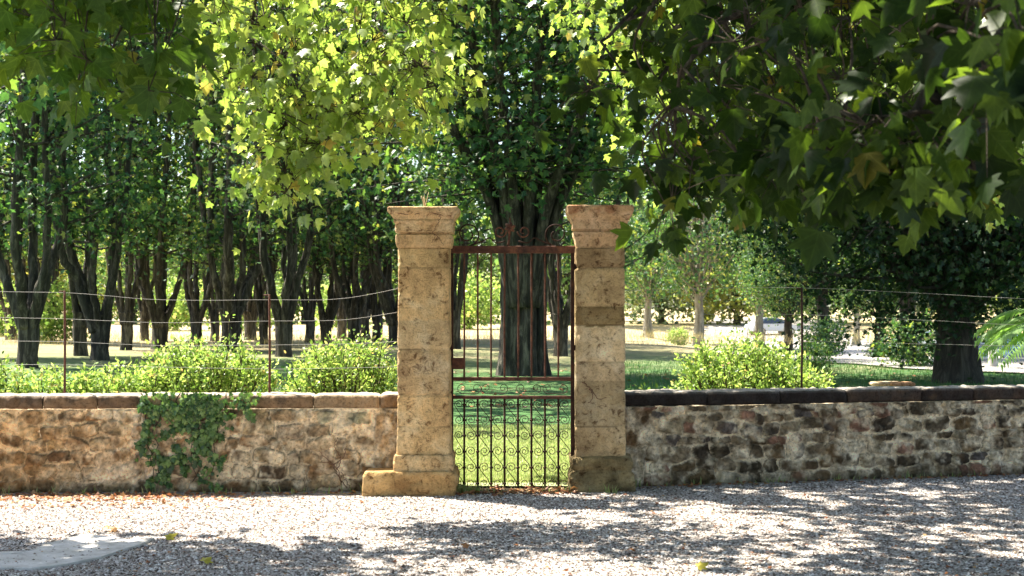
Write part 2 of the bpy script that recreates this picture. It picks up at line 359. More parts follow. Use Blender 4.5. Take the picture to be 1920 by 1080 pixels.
# ------------------------------------------------------------------ leaves
H1 = [(.19, -.06), (.34, -.03), (.50, .05), (.42, .14), (.35, .24), (.50, .36), (.60, .56), (.42, .53), (.28, .50), (.24, .68), (.10, .84)]
MAPLE = np.array([(0, .28, .0), (0, 0, 0)]+[(x, y, 0) for x, y in H1]+[(0, 1, 0)]+[(-x, y, 0) for x, y in H1[::-1]])
MAPLE[:, 2] = -.32*np.abs(MAPLE[:, 0])-.22*np.maximum(MAPLE[:, 1]-.3, 0)**1.5; MAPLE[0, 2] = .03
MAPLE_F = [np.array([[0, k, k+1 if k < 24 else 1] for k in range(1, 25)])]
MAPLE[:, 1] += .12
H2 = [(.36, .04), (.24, .26), (.50, .58), (.2, .56)]
SIMP = np.array([(0, 0, 0)]+[(x, y, -.3*x) for x, y in H2]+[(0, 1, 0)]+[(-x, y, -.3*x) for x, y in H2[::-1]])
SIMP_F = [np.array([[0, 1, 2, 3, 4, 5]]), np.array([[0, 5, 6, 7, 8, 9]])]
OVAL = np.array([(0, 0, 0), (.22, .25, -.05), (.24, .6, -.06), (0, 1, -.06), (-.24, .6, -.06), (-.22, .25, -.05)])
OVAL_F = [np.array([[0, 1, 2, 3]]), np.array([[0, 3, 4, 5]])]
def unit(a): return a/(np.linalg.norm(a, axis=-1, keepdims=True)+1e-9)
def leaves(mb, P, axis, nrm, size, tpl=(MAPLE, MAPLE_F)):
    T, Fc = tpl; n = len(P); ax = unit(axis); nr = unit(nrm-ax*(nrm*ax).sum(-1, keepdims=True)); sd = np.cross(ax, nr)
    size = np.broadcast_to(size, (n,))
    curl = 1+.7*R.standard_normal(n)[:, None]
    v = P[:, None]+size[:, None, None]*(T[None, :, 0:1]*sd[:, None]+T[None, :, 1:2]*ax[:, None]+(T[None, :, 2]*curl)[..., None]*nr[:, None])
    mb.add(v.reshape(-1, 3), [(f[None]+np.arange(n)[:, None, None]*len(T)).reshape(-1, f.shape[1]) for f in Fc], np.tile(np.stack([T[:, 0]+.5, T[:, 1], T[:, 0]*0], -1), (n, 1)))
def rnd(n): return unit(R.standard_normal((n, 3)))
def hang(mb, C, k, spread, size, droop=1.15, tpl=(MAPLE, MAPLE_F), twigs=None, up=.5):
    """k leaves about each cluster centre, hanging"""
    C = np.asarray(C); n = len(C)*k
    off = R.standard_normal((n, 3))*spread*np.array([1, 1, .8])
    P = np.repeat(C, k, 0)+off
    ax = rnd(n)*.75+np.array([0, 0, -droop])+unit(off)*np.array([.6, .6, .2])
    nr = rnd(n)*.8+np.array([0, 0, up])
    leaves(mb, P, ax, nr, size*(.6+.6*R.random(n)), tpl)
    if twigs is not None:
        for q in range(0, n):
            if R.random() < .55:
                c0 = C[q//k]; p = P[q]
                m_ = (c0+p)/2+np.array([0, 0, .03]); tube(twigs, [c0, m_, p], [.0035, .0025, .0015], 3, cap=False)

# ------------------------------------------------------------------ overhanging courtyard plane trees
def seg_near(limbs, c):
    best = None
    for l in limbs:
        d = np.linalg.norm((l-c)*np.array([1, 1, .6])+np.array([0, 0, 0]), axis=1); k = d.argmin()
        if best is None or d[k] < best[0]: best = (d[k], l[k])
    return best[1]
def overhang_tree(label, root, trunk_h, limbs, sets, trunk_r=.28, mat=None, bmat=None):
    t = thing('plane_tree', label, 'tree', 'plane trees overhanging the gravel courtyard', (*root, 0)); off = np.array([*root, 0])
    tb = MB(); h = trunk_h
    p = spline([(root[0], root[1], -.1), (root[0]+.05, root[1], h*.5), (root[0], root[1]+.1, h)], 20)
    rr = np.linspace(trunk_r*1.1, trunk_r*.75, 20); rr[:3] *= [1.5, 1.2, 1.05]; tube(tb, p-off, rr, 16, rough=.25)
    tube(tb, spline([(root[0], root[1]+.1, h-.1), (root[0]+.2, root[1]+.3, h+2), (root[0]-.1, root[1], h+4.5)], 14)-off, np.linspace(trunk_r*.7, .05, 14), 10, rough=.2)
    LB = []
    for l, r0, r1 in limbs:
        s = spline(l, 26); s[2:-1] += .05*R.standard_normal((23, 3)); LB.append(s); tube(tb, s-off, np.linspace(r0, r1, 26), 9, rough=.15)
    tb.build('trunk', M_bark, t, smooth=True)
    tw = MB(); lf = MB()
    for C, k, spread, size, wood in sets:
        C = np.asarray(C)
        hang(lf, C-off, k, spread, size, twigs=tw if wood else None)
        if wood:
            for c in C:
                a = seg_near(LB, c)
                mid = (a+c)/2+np.array([R.normal()*.08, R.normal()*.08, .12*np.linalg.norm(a-c)])
                tube(tw, spline([a, mid, c], 8)-off, np.linspace(.008, .003, 8), 4, cap=False)
    if tw.v: tw.build('twigs', M_twig, t, smooth=True)
    lf.build('crown', mat, t, True, True)
    return t
def pxset(boxes):
    """cluster centres in real space: each entry (x0,x1,y0,y1,Ynear,Yfar,n)"""
    out = []
    for x0, x1, y0, y1, a, b, n in boxes:
        for _ in range(n):
            Y = a+(b-a)*R.random(); out.append(at(x0+(x1-x0)*R.random(), y0+(y1-y0)*R.random(), Y))
    return np.array(out)
def boxset(x0, x1, y0, y1, z0, z1, n):
    return np.stack([x0+(x1-x0)*R.random(n), y0+(y1-y0)*R.random(n), z0+(z1-z0)*R.random(n)], -1)

# the sunlit one, reaching over the wall from the left
A = pxset([(330, 860, -60, 40, 10.2, 11.8, 30), (340, 850, 30, 150, 10.2, 11.8, 34), (440, 840, 140, 215, 10.4, 11.6, 17), (470, 640, 200, 285, 10.6, 11.4, 10),
           (650, 740, 200, 250, 10.6, 11.4, 4), (460, 560, 270, 345, 10.7, 11.2, 6), (505, 560, 345, 385, 10.8, 11.1, 3), (780, 880, 130, 190, 10.6, 11.4, 4), (560, 610, 220, 290, 10.6, 11.2, 2)])
B = boxset(-3.0, .2, 10.2, 12.0, 4.3, 4.8, 8)
limbsA = [([(-6.2, 10.6, 4.2), (-4.4, 10.9, 5.1), (-2.2, 11.1, 5.0), (-.6, 11.3, 4.7), (.6, 11.5, 4.45)], .075, .012),
          ([(-3.2, 11, 5.05), (-2.3, 10.7, 4.6), (-1.9, 10.9, 3.7), (-1.85, 11, 2.8)], .022, .006),
          ([(-2.4, 11.1, 5.0), (-1.5, 10.8, 4.5), (-.95, 11, 3.9), (-.7, 11.1, 3.3)], .02, .006),
          ([(-4, 11, 5.05), (-3.0, 10.6, 4.6), (-2.5, 10.7, 4.0)], .02, .006)]
overhang_tree('plane tree with sunlit yellow-green leaves hanging down left of the gate', (-6.2, 10.5), 4.3, limbsA, [(A, 19, .16, .095, True), (B, 9, .16, .14, True)], .3, M_leaf_lit)

# the near one at the top left corner
A = pxset([(-20, 330, -70, 45, 6.2, 7.6, 19), (90, 320, 60, 120, 6.2, 7.2, 5), (230, 320, 120, 150, 6.4, 7, 2), (120, 200, 140, 165, 6.4, 6.9, 1)])
A1 = pxset([(250, 290, 150, 180, 6.3, 6.6, 1)])
B = np.concatenate([boxset(-6.6, -3.5, 8.0, 10.5, 4.8, 6.6, 110), boxset(-6.6, -3.9, 10.2, 11.3, 5.2, 6.4, 90), boxset(-4.8, -1.6, 5.5, 9.0, 4.4, 6.0, 130), boxset(-5.9, -4.6, 10.2, 11.8, 5, 6.4, 14)])
limbsB = [([(-5.4, 6.0, 3.6), (-3.9, 6.5, 4.2), (-2.6, 6.9, 3.9), (-1.5, 7.2, 3.45)], .06, .012),
          ([(-5.4, 6.0, 4.0), (-5.2, 8, 5), (-4.6, 9.5, 5.6), (-3.8, 10.3, 5.7)], .07, .015),
          ([(-5.4, 6.0, 4.0), (-4.2, 7.2, 5), (-3.2, 8.2, 5.4)], .05, .015)]
overhang_tree('plane tree with shaded leaves hanging into the top left corner', (-5.5, 5.9), 4.2, limbsB, [(A, 13, .13, .12, True), (A1, 3, .09, .15, True), (B, 13, .26, .2, False), (boxset(-9, -1.5, -7, 4.5, 5, 8, 170), 12, .4, .32, False)], .25, M_leaf_near)  # last set: unseen foliage over and behind the camera, added to block skylight

# the big dark one on the right
A = pxset([(1230, 1500, -70, 180, 7, 10, 26), (1500, 1920, -70, 180, 7, 10, 50), (1250, 1500, 170, 280, 7, 9.5, 14), (1500, 1920, 170, 280, 7, 9.5, 20), (1380, 1920, 270, 345, 6.5, 9, 20),
           (1250, 1330, 270, 310, 7.5, 9.5, 3), (1700, 1920, 320, 360, 6.5, 8, 5), (1405, 1445, 350, 400, 8, 9, 3), (1200, 1240, -20, 120, 8, 10, 5)])
A2 = pxset([(1085, 1115, 150, 185, 6.6, 7.2, 2), (1245, 1330, 295, 345, 5.6, 6.4, 5), (1240, 1262, 370, 395, 6.2, 6.6, 2), (1380, 1520, 290, 350, 5.0, 6, 5), (1450, 1560, 240, 310, 4.6, 5.4, 5),
            (1560, 1700, 200, 290, 4.3, 5.2, 6), (1680, 1900, 220, 320, 4.3, 5.2, 10), (1750, 1800, 330, 350, 4.6, 5, 2), (1850, 1930, 20, 230, 3.4, 4.2, 6), (1780, 1860, -20, 60, 4, 4.8, 4),
            (1330, 1700, -20, 190, 5, 6.5, 11)])
B = np.concatenate([boxset(-1.1, 4.4, 10.5, 15.6, 5.6, 7.8, 290), boxset(-1.3, 4.8, 4.6, 10.8, 4.7, 7.2, 520), boxset(-2.6, -.8, 13.2, 16.5, 6.2, 7.4, 30)])
limbsC = [([(5.3, 6.8, 4.0), (3.6, 7.6, 4.6), (2.2, 8.2, 4.1), (1.3, 8.6, 3.6), (.9, 8.8, 3.0)], .08, .01),
          ([(5.3, 6.8, 4.4), (3.6, 9.5, 5.8), (1.6, 11.5, 6.5), (-.6, 13.4, 6.6)], .1, .02),
          ([(5.3, 6.8, 3.4), (3.6, 5.2, 3.3), (1.95, 4.75, 2.75), at(1790, 150, 4.7), at(1740, 200, 4.7), at(1690, 270, 4.75), at(1560, 330, 4.9)], .05, .005),
          ([(5.3, 6.8, 4.0), (3.2, 6.8, 4.2), (1.8, 6.4, 3.6), (1.0, 6.2, 2.9), (.7, 6.1, 2.45)], .06, .006),
          ([(3.2, 6.8, 4.2), (1.6, 7.4, 3.9), (.9, 7.2, 3.3), (.4, 6.9, 2.75)], .03, .006),
          ([(5.3, 6.8, 4.2), (4.2, 7.6, 4.2), (3.2, 8.2, 3.6), (2.6, 8.3, 3.0)], .05, .008),
          ([(5.3, 6.8, 3.8), (3.4, 5.8, 3.8), (2.4, 5.4, 3.2), (1.9, 5.2, 2.6)], .04, .006)]
overhang_tree('plane tree with dark shaded leaves hanging over the right half', (5.4, 6.8), 4.4, limbsC, [(A, 13, .12, .092, True), (A2, 10, .12, .112, True), (B, 15, .27, .21, False), (boxset(-1.5, 9, -7, 5.5, 5, 8, 220), 12, .4, .32, False), (boxset(4.4, 9, 5, 14, 3.6, 7.5, 170), 12, .4, .28, False)], .34, M_leaf_shade)  # includes unseen clusters above and behind the camera, added to hold back skylight

A = pxset([(1150, 1960, -120, 60, 17, 20, 46), (1180, 1960, 60, 200, 17, 20, 44), (1200, 1500, 200, 300, 17, 19.5, 12), (1500, 1950, 200, 330, 17, 20, 24), (1060, 1180, -80, 40, 18, 20, 5)])
B = boxset(3, 9.5, 15.5, 21, 7.0, 9.5, 40)
limbsD = [([(9.3, 19.5, 4.4), (6.5, 19, 5.6), (4, 18.6, 5.4), (1.8, 18.6, 5.0)], .12, .015), ([(9.3, 19.5, 4.8), (6.8, 18, 5.0), (5, 17.6, 4.3), (3, 17.6, 3.8)], .08, .01), ([(9.3, 19.5, 5), (6, 20, 7), (3, 19, 7.8)], .1, .02)]
overhang_tree('plane tree with sunlit foliage standing on the lawn behind the dark hanging leaves', (9.4, 19.6), 5.0, limbsD, [(A, 46, .36, .125, True), (B, 16, .4, .2, False)], .3, M_leaf_lit)['group'] = 'plane trees in the garden'

B = np.concatenate([boxset(-2.5, 3.5, 24.5, 31, 8.7, 11, 130), boxset(-11, -2.8, 20.3, 30.5, 8.5, 11, 230), boxset(-13, -9, 19, 29, 5, 9, 60)])
limbsE = [([(-10.8, 25, 5), (-7, 25, 8.6), (-3, 25, 9.6), (2, 25.5, 9.8)], .16, .03), ([(-10.8, 25, 5.5), (-8, 22.5, 9), (-4, 22, 9.6)], .12, .03), ([(-10.8, 25, 5.5), (-8, 28, 9), (-3, 29.5, 9.8)], .12, .03)]
overhang_tree('plane tree outside the left edge shading the lawn behind the gate', (-10.8, 25), 6.0, limbsE, [(B, 14, .5, .3, False)], .4, M_leaf_grove)['group'] = 'plane trees in the garden'

# ------------------------------------------------------------------ gate pillars
def pillar_piece(mb, cx, cy, prof, col, s, dx0=0, edge=.02, amp=.006, joints=(), step=.012, colf=None):
    """square shaft: prof = [(z, half width)], worn faces and chipped arrises"""
    zs = np.array([p[0] for p in prof]); hw = np.array([p[1] for p in prof])
    Z = [zs[0]]
    for a, b in zip(zs[:-1], zs[1:]):
        n = max(1, int(round((b-a)/step))); Z += list(a+(b-a)*np.arange(1, n+1)/n)
    Z = np.array(Z); H = np.interp(Z, zs, hw); m = 26
    q = np.linspace(-1, 1, m+1)[:-1]; sq = np.concatenate([np.stack([q, -np.ones(m)], -1), np.stack([np.ones(m), q], -1), np.stack([-q, np.ones(m)], -1), np.stack([-np.ones(m), -q], -1)])
    e = edge/H.mean(); l8 = (np.abs(sq[:, 0])**34+np.abs(sq[:, 1])**34)**(1/34); sq = sq/l8[:, None]
    XY = sq[None]*H[:, None, None]; XY = XY*np.array([1., 1.]); 
    V = np.concatenate([XY+np.array([cx, cy]), np.broadcast_to(Z[:, None, None], (len(Z), 4*m, 1))], -1)
    d = amp*fbm(V*7, s, 5)*1.6-amp*1.8*np.maximum(0, fbm(V*16, s+5, 3)-.12)*2
    corner = (np.abs(sq).min(-1) > .86)[None]; chip = np.maximum(0, fbm(V*np.array([9, 9, 7]), s+9, 4)-.12)
    d = d-np.where(corner, chip*.05, 0)
    for j, w_, dp in joints: d = d-1.7*dp*np.exp(-((V[..., 2]-j-.003*fbm(V*11, s+3, 2))/w_)**2)
    V[..., :2] += unit(sq)[None]*d[..., None]
    c = np.ones(V.shape)*np.array(col)
    for j, w_, dp in joints: c = c*(1-.55*np.exp(-((V[..., 2]-j-.003*fbm(V*11, s+3, 2))/.005)**2)*sstep(-.15, .1, fbm(V*6, s+1, 2)))[..., None]
    c = c*(1+.5*fbm(V*np.array([5, 5, 1.2]), s+6, 4))[..., None]
    if colf is not None: c = c*colf(V)
    n = 4*m
    mb.add(V.reshape(-1, 3), [grid_faces(n, len(Z), True), np.arange(n)[None, ::-1], (np.arange(n)+(len(Z)-1)*n)[None]], None)
    mb.c[-1] = c.reshape(-1, 3)
def blocks(bounds, cols):
    def f(V):
        i = np.searchsorted(bounds, V[..., 2]+.006*fbm(V*9, 44, 2)); return np.array(cols)[i]
    return f
LX, LY = -.753, 12.32
t = thing('gate_pillar', 'left golden stone gate pillar with moulded cap and long stepped base', 'pillar', 'stone gate pillars', (LX, LY, 0))
def pz(py, Y=12.1): return 1.6-(py-575)*Y/F
def shift(mb, o):
    for k in range(len(mb.v)): mb.v[k] = mb.v[k]-np.array(o)
def reg(mb, name, mat, parent, col=True, smooth=True):
    shift(mb, parent.location); return mb.build(name, mat, parent, smooth, col)
b = MB(); jl = [pz(y) for y in (740, 600, 503)]
pillar_piece(b, LX, LY, [(pz(853), .230), (pz(740), .224), (pz(465), .219)], (1, 1, 1), 3, joints=[(jl[2], .004, .012), (jl[0], .012, .007), (pz(655), .02, .008), (pz(800), .012, .004)],
             colf=blocks([pz(800), jl[0], pz(655), jl[1], jl[2]], [(1.0, .94, .86), (1.1, 1.04, .96), (.9, .88, .88), (.98, 1.0, 1.04), (1.1, 1.06, 1.0), (.92, .9, .84)]))
reg(b, 'shaft', M_ash1, t)
b = MB()
pillar_piece(b, LX, LY, [(pz(465)-.004, .205), (pz(463), .232), (pz(456), .240), (pz(447), .244), (pz(440), .240), (pz(439), .212), (pz(436), .212), (pz(435), .246), (pz(418), .246), (pz(417), .256), (pz(413), .256), (pz(412), .250), (pz(406), .266), (pz(401), .286), (pz(398), .298), (pz(390), .302), (pz(388), .292)],
             (.9, .86, .86), 8, amp=.009, step=.008, colf=lambda V: 1-.45*sstep(.1, .4, fbm(V*14, 2, 4)+(V[..., 2]-2.38)*2)[..., None]*np.array([.6, .9, 1.0]))
reg(b, 'capital', M_ash1, t)
b = MB(); pillar_piece(b, LX, LY-.01, [(pz(884), .258), (pz(860), .256), (pz(853), .246), (pz(852), .2)], (.93, .88, .82), 12, amp=.01); reg(b, 'plinth', M_ash1, t)
b = MB(); n0 = len(b.v)
pillar_piece(b, 0, LY-.02, [(-.05, .30), (.17, .30), (pz(884)+.004, .285), (pz(884)+.006, .2)], (.86, .76, .62), 15, amp=.016)
b.v[0][:, 0] = b.v[0][:, 0]*1.33-.862; reg(b, 'base_block', M_ash1, t)

RX, RY = .769, 12.57
t2 = thing('gate_pillar', 'right weathered stone gate pillar with dark mossy base', 'pillar', 'stone gate pillars', (RX, RY, 0))
rz = lambda y: pz(y, 12.35)
b = MB()
pillar_piece(b, RX, RY, [(rz(862), .222), (rz(700), .217), (rz(465), .212)], (1, 1, 1), 23, amp=.008,
             joints=[(rz(501), .012, .01), (rz(575), .012, .006), (rz(610), .01, .007), (rz(680), .016, .008), (rz(800), .014, .006)],
             colf=blocks([rz(800), rz(715), rz(680), rz(612), rz(575), rz(501)], [(.92, .86, .78), (.78, .76, .72), (1.0, .98, .98), (1.15, 1.13, 1.1), (.52, .48, .38), (.98, .93, .82), (.68, .62, .56)]))
reg(b, 'shaft', M_ash2, t2)
b = MB()
pillar_piece(b, RX, RY, [(rz(465)-.004, .2), (rz(458), .214), (rz(447), .222), (rz(440), .232), (rz(435), .234), (rz(434), .205), (rz(430), .205), (rz(429), .236), (rz(416), .236), (rz(415), .248), (rz(411), .248), (rz(402), .276), (rz(396), .288), (rz(387), .29), (rz(385), .28)],
             (1.0, .88, .84), 31, amp=.01, step=.008, colf=lambda V: 1-.5*sstep(.1, .4, fbm(V*14, 2, 4)+(V[..., 2]-2.38)*2)[..., None]*np.array([.6, .9, 1.0]))
reg(b, 'capital', M_ash2, t2)
b = MB(); pillar_piece(b, RX+.01, RY, [(-.05, .292), (.1, .285), (.2, .272), (rz(858), .262), (rz(855), .22)], (.5, .5, .42), 37, amp=.022, joints=[(.18, .02, .014)])
b.c[-1] = b.c[-1]*np.clip(.9+1.2*fbm(b.v[-1]*8, 4, 4), .45, 1.3)[:, None]; reg(b, 'base_block', M_ash2, t2)

# ------------------------------------------------------------------ rubble walls
def rubble_wall(label, p0, p1, H, seed, mortar, palette, special, prominence, cop_col, cop_len, coph):
    rr = np.random.default_rng(seed)
    p0 = np.array(p0); p1 = np.array(p1); Lw = np.linalg.norm(p1-p0); du = (p1-p0)/Lw; nrm = np.array([du[1], -du[0]])
    if nrm[1] > 0: nrm = -nrm
    t = thing('stone_wall', label, 'wall', 'garden walls beside the gate', (*p0, 0))
    st = .0085; nu = int(Lw/st)+1; nv = int(H/st)+1
    U, V = np.meshgrid(np.linspace(0, Lw, nu), np.linspace(0, H, nv))
    P3 = np.stack([U, V, U*0+seed], -1)
    wu = U+.05*fbm(P3*4, 1, 3)+.028*fbm(P3*13, 9, 3); wv = V+.045*fbm(P3*4, 2, 3)+.022*fbm(P3*13, 5, 3)
    best = np.full(U.shape, 9.); idx = np.zeros(U.shape, int); stones = []
    v = 0.0
    while v < H-.02:
        ch = rr.uniform(.075, .15); u = -rr.uniform(0, .2)
        while u < Lw:
            wd = ch*rr.uniform(.9, 2.5); cu = u+wd/2; cv = v+ch/2+rr.normal()*.01
            if not any(a-.01 < cu < b_+.01 and c-.02 < cv < d+.02 for a, b_, c, d, *_ in special):
                stones.append((cu, cv, wd*.5*rr.uniform(.78, 1.0), ch*.5*rr.uniform(.76, 1.02), rr.normal()*.12, rr.uniform(.35, 1), palette[rr.integers(len(palette))], rr.uniform(2.2, 9)))
            u += wd
        v += ch
    for a, b_, c, d, colr, pr in special: stones.append(((a+b_)/2, (c+d)/2, (b_-a)/2, (d-c)/2, 0, pr, colr, 9))
    for k, (cu, cv, a, b_, rot, pr, colr, pw) in enumerate(stones):
        i0, i1 = max(0, int((cu-a*1.5)/st)), min(nu, int((cu+a*1.5)/st)+1); j0, j1 = max(0, int((cv-b_*1.7)/st)), min(nv, int((cv+b_*1.7)/st)+1)
        if i0 >= i1 or j0 >= j1: continue
        x = wu[j0:j1, i0:i1]-cu; y = wv[j0:j1, i0:i1]-cv; c, s = math.cos(rot), math.sin(rot)
        d = (np.abs((x*c+y*s)/a)**pw+np.abs((-x*s+y*c)/b_)**pw)**(1/pw)
        m_ = d < best[j0:j1, i0:i1]; best[j0:j1, i0:i1][m_] = d[m_]; idx[j0:j1, i0:i1][m_] = k
    prv = np.array([s[5] for s in stones])[idx]; cs = np.array([s[6] for s in stones])[idx]
    edge = 1-sstep(.90, 1.04, best); cov = sstep(-.25, .2, fbm(P3*5.5, 77, 4)+prominence)     # mortar smeared over parts of the stones
    rough = fbm(P3*18, 3, 4)
    hgt = .042*edge*prv*(.45+.55*cov)+.022*fbm(P3*3.5, 5, 3)+.030*rough+.022*fbm(P3*30, 8, 3)-.020*np.exp(-((best-1.06)/.07)**2)*prv*(fbm(P3*3, 21, 2) > -.1)
    k = (edge*cov*(.55+.45*prv))[..., None]
    k = np.clip(k*1.25*np.clip(.9+1.3*fbm(P3*12, 31, 3), .1, 1.2)[..., None], 0, 1)
    mort = np.array(mortar)[None, None]*(1+.25*fbm(P3*2.2, 41, 3)+.35*fbm(P3*14, 42, 3))[..., None]
    C = mort*(1-k)+cs*(.9+.9*fbm(P3*11, 51, 4))[..., None]*k
    crev = np.exp(-((best-1.04-.02*fbm(P3*30, 13, 2))/.035)**2)*(.5+.5*prv)*1.5*sstep(.0, .25, fbm(P3*2.6, 61, 2))
    C = C*(1-.62*np.minimum(crev, 1)[..., None])*(1+.55*fbm(P3*38, 91, 3)+.25*fbm(P3*6, 92, 2))[..., None].clip(.4, 1.5)
    foot = 1-sstep(.02, .13, V+.08*fbm(P3*5, 71, 3)); C = C*(1-.6*foot[..., None])+np.array([.10, .09, .05])*.3*foot[..., None]   # foot darkened towards an olive brown
    if p0[0] < 0:      # orange tint towards the far end
        o_ = (1-sstep(2.2, 3.6, U+.5*fbm(P3*2, 15, 3)))[..., None]; C = C*(1+o_*np.array([.04, -.12, -.30]))
    XY = p0+U[..., None]*du+nrm*hgt[..., None]
    b = MB(); b.add(np.concatenate([XY, V[..., None]-.03], -1).reshape(-1, 3), [grid_faces(nu, nv)]); b.c[-1] = C.reshape(-1, 3)
    th = .30; q = lambda u_, n_, z: (*(p0+du*u_-nrm*n_), z)
    v8 = [q(0, .03, -.05), q(Lw, .03, -.05), q(Lw, th, -.05), q(0, th, -.05), q(0, .03, H-.005), q(Lw, .03, H-.005), q(Lw, th, H-.005), q(0, th, H-.005)]
    b.add(v8, [np.array([[0, 3, 2, 1], [4, 5, 6, 7], [0, 1, 5, 4], [1, 2, 6, 5], [2, 3, 7, 6], [3, 0, 4, 7]])], np.array(mortar))
    reg(b, 'masonry', M_wall, t)
    # coping stones
    u = 0.0
    while u < Lw-.01:
        l = min(rr.uniform(*cop_len), Lw-u)
        if Lw-u-l < .15: l = Lw-u
        g = .001+.004*rr.random(); n1 = max(4, int(l/.014)); ring = []
        prof = [(-.012, 0), (.012+.008*rr.random(), .008), (.018, .03), (.018, coph-.03), (.008, coph-.008), (-.02, coph), (-.15, coph+.006), (-.28, coph), (-th-.01, coph-.02), (-th-.012, 0)]
        us = np.linspace(u+g, u+l-g, n1); pr = np.array(prof)
        # finer front profile
        fp = [];
        for a, c in zip(pr[:-1], pr[1:]):
            m_ = max(1, int(np.linalg.norm(c-a)/.014)); fp += [a+(c-a)*k_/m_ for k_ in range(m_)]
        fp.append(pr[-1]); fp = np.array(fp)
        Uu, _ = np.meshgrid(us, np.arange(len(fp))); On = np.broadcast_to(fp[:, 0:1], Uu.shape).copy(); Zz = np.broadcast_to(fp[:, 1:2], Uu.shape).copy()
        Q = np.stack([Uu, On, Zz], -1); e = np.minimum(Uu-us[0], us[-1]-Uu); rnd_ = np.exp(-e/.012)
        nz = fbm(Q*9, seed+3, 4)*.026+fbm(Q*24, seed+4, 3)*.018-rnd_*.018
        frontw = sstep(-.1, .0, On); On = On+nz*frontw; Zz = Zz+nz*.6*(1-frontw*.6)+rr.normal()*.0015-np.where(Zz > coph*.9, rnd_*.008, 0)
        base = np.array(cop_col[rr.integers(len(cop_col))])
        lich = sstep(.0, .35, fbm(Q*10, seed+6, 4)+.05)
        Cc = base*(1+.3*fbm(Q*5, seed+7, 3))[..., None]; Cc = Cc*(1-.55*lich[..., None])+np.array([.05, .045, .04])*.55*lich[..., None]
        tp = sstep(coph-.012, coph, fp[:, 1])[:, None, None]; Cc = Cc*(1-.8*tp)+np.array([.50, .46, .40])*.8*tp  # tops painted paler, as if the sun catches them
        XYc = p0+Uu[..., None]*du+nrm*On[..., None]
        mb = MB(); mb.add(np.concatenate([XYc, (Zz+H-.026)[..., None]], -1).reshape(-1, 3), [grid_faces(n1, len(fp)), (np.arange(len(fp))*n1)[None, ::-1], (np.arange(len(fp))*n1+n1-1)[None]])
        mb.c[-1] = Cc.reshape(-1, 3); reg(mb, 'coping_stone', M_wall, t)
        u += l
    return t
# left wall: u runs from far left to the pillar
Lp0, Lp1 = (-6.4, 12.18), (-.955, 12.36)
LwL = math.hypot(Lp1[0]-Lp0[0], Lp1[1]-Lp0[1]); ul = lambda px: (px-960)*12.3/F-Lp0[0]
brown = [(.24, .165, .10), (.40, .28, .16), (.19, .13, .08), (.55, .39, .23), (.32, .23, .14), (.46, .35, .24), (.44, .33, .19), (.30, .18, .09), (.58, .44, .28), (.52, .38, .22)]
rubble_wall('left rubble stone wall with orange mortar and ivy hanging over it', Lp0, Lp1, .745, 5, (.93, .76, .53), brown,
            [(ul(700), ul(746), .13, .73, (.46, .33, .20), .5), (ul(592), ul(692), .62, .73, (.34, .33, .22), .6), (ul(690), ul(742), .0, .12, (.5, .36, .22), .5)], .20,
            [(.26, .17, .10), (.20, .13, .08), (.36, .25, .15)], (.35, .9), .118)
Rp0, Rp1 = (.965, 12.66), (6.6, 14.05)
ur = lambda px: (px-1178)/F*12.7/math.cos(.24)
mixp = [(.11, .085, .055), (.20, .155, .10), (.09, .07, .05), (.32, .26, .17), (.26, .20, .13), (.15, .125, .11), (.34, .19, .13), (.19, .13, .07), (.42, .36, .26)]
rubble_wall('right rubble stone wall with dark stones, pale mortar and blackened coping', Rp0, Rp1, .735, 9, (.92, .78, .57), mixp,
            [(ur(1180), ur(1236), .39, .72, (.19, .125, .07), .6), (ur(1180), ur(1222), .02, .36, (.42, .34, .24), .5)], .22,
            [(.05, .036, .03), (.035, .028, .026), (.08, .055, .042)], (.45, .95), .125)

# ------------------------------------------------------------------ gate
GY = 12.47; g2 = F/GY
gx = lambda px: (px-960)/g2
gz = lambda py: 1.6-(py-575)/g2
gate = thing('iron_gate', 'rusty wrought iron garden gate closed between the two stone pillars', 'gate', None, (0, GY, 0))
def gpart(mb, name, mat=M_rust, smooth=False): return reg(mb, name, mat, gate, False, smooth)
for x0, x1 in ((gx(843), gx(850)), (gx(1070), gx(1077))):
    b = MB(); box(b, x0, x1, GY-.016, GY+.016, .012, gz(461)-.002, bev=.003); gpart(b, 'stile', M_rust_d)
b = MB(); box(b, gx(843)-.004, gx(1077)+.004, GY-.022, GY+.022, gz(475), gz(461), bev=.005); gpart(b, 'top_rail')
for y0, y1, nm in ((714, 707, 'middle_rail'), (748, 742, 'middle_rail'), (921, 914, 'bottom_rail')):
    b = MB(); box(b, gx(850)-.003, gx(1070)+.003, GY-.014, GY+.014, gz(y0), gz(y1), bev=.003); gpart(b, nm)
BX = [gx(870.5+25.2*k) for k in range(8)]
for k, x in enumerate(BX):
    b = MB(); j = (np.random.default_rng(k).random()-.5)*.006
    tube(b, spline([(x, GY, gz(708)), (x+j, GY, 1.5), (x, GY, gz(474))], 14), .0085, 8, rough=.25, s=k); gpart(b, 'upper_bar', M_rust, True)
    b = MB(); tube(b, [(x, GY, gz(915)), (x, GY, gz(830)), (x, GY, gz(747))], .0095, 8, rough=.2, s=k+9)
    for y in (758, 787, 816, 846, 876, 906):
        z = gz(y)-.004; tube(b, [(x, GY, z-.012), (x, GY, z-.005), (x, GY, z+.005), (x, GY, z+.012)], [.008, .0165, .0165, .008], 8)
    gpart(b, 'lower_bar', M_rust_d, True)
def spiral(cx, cz, r1, a1, turns, r0=.006, n=34, sgn=1):
    t_ = np.linspace(0, 1, n); r = r0+(r1-r0)*t_**.8; a = a1-sgn*(1-t_)*turns*2*PI
    return np.stack([cx+r*np.cos(a), np.full(n, GY), cz+r*np.sin(a)], -1)
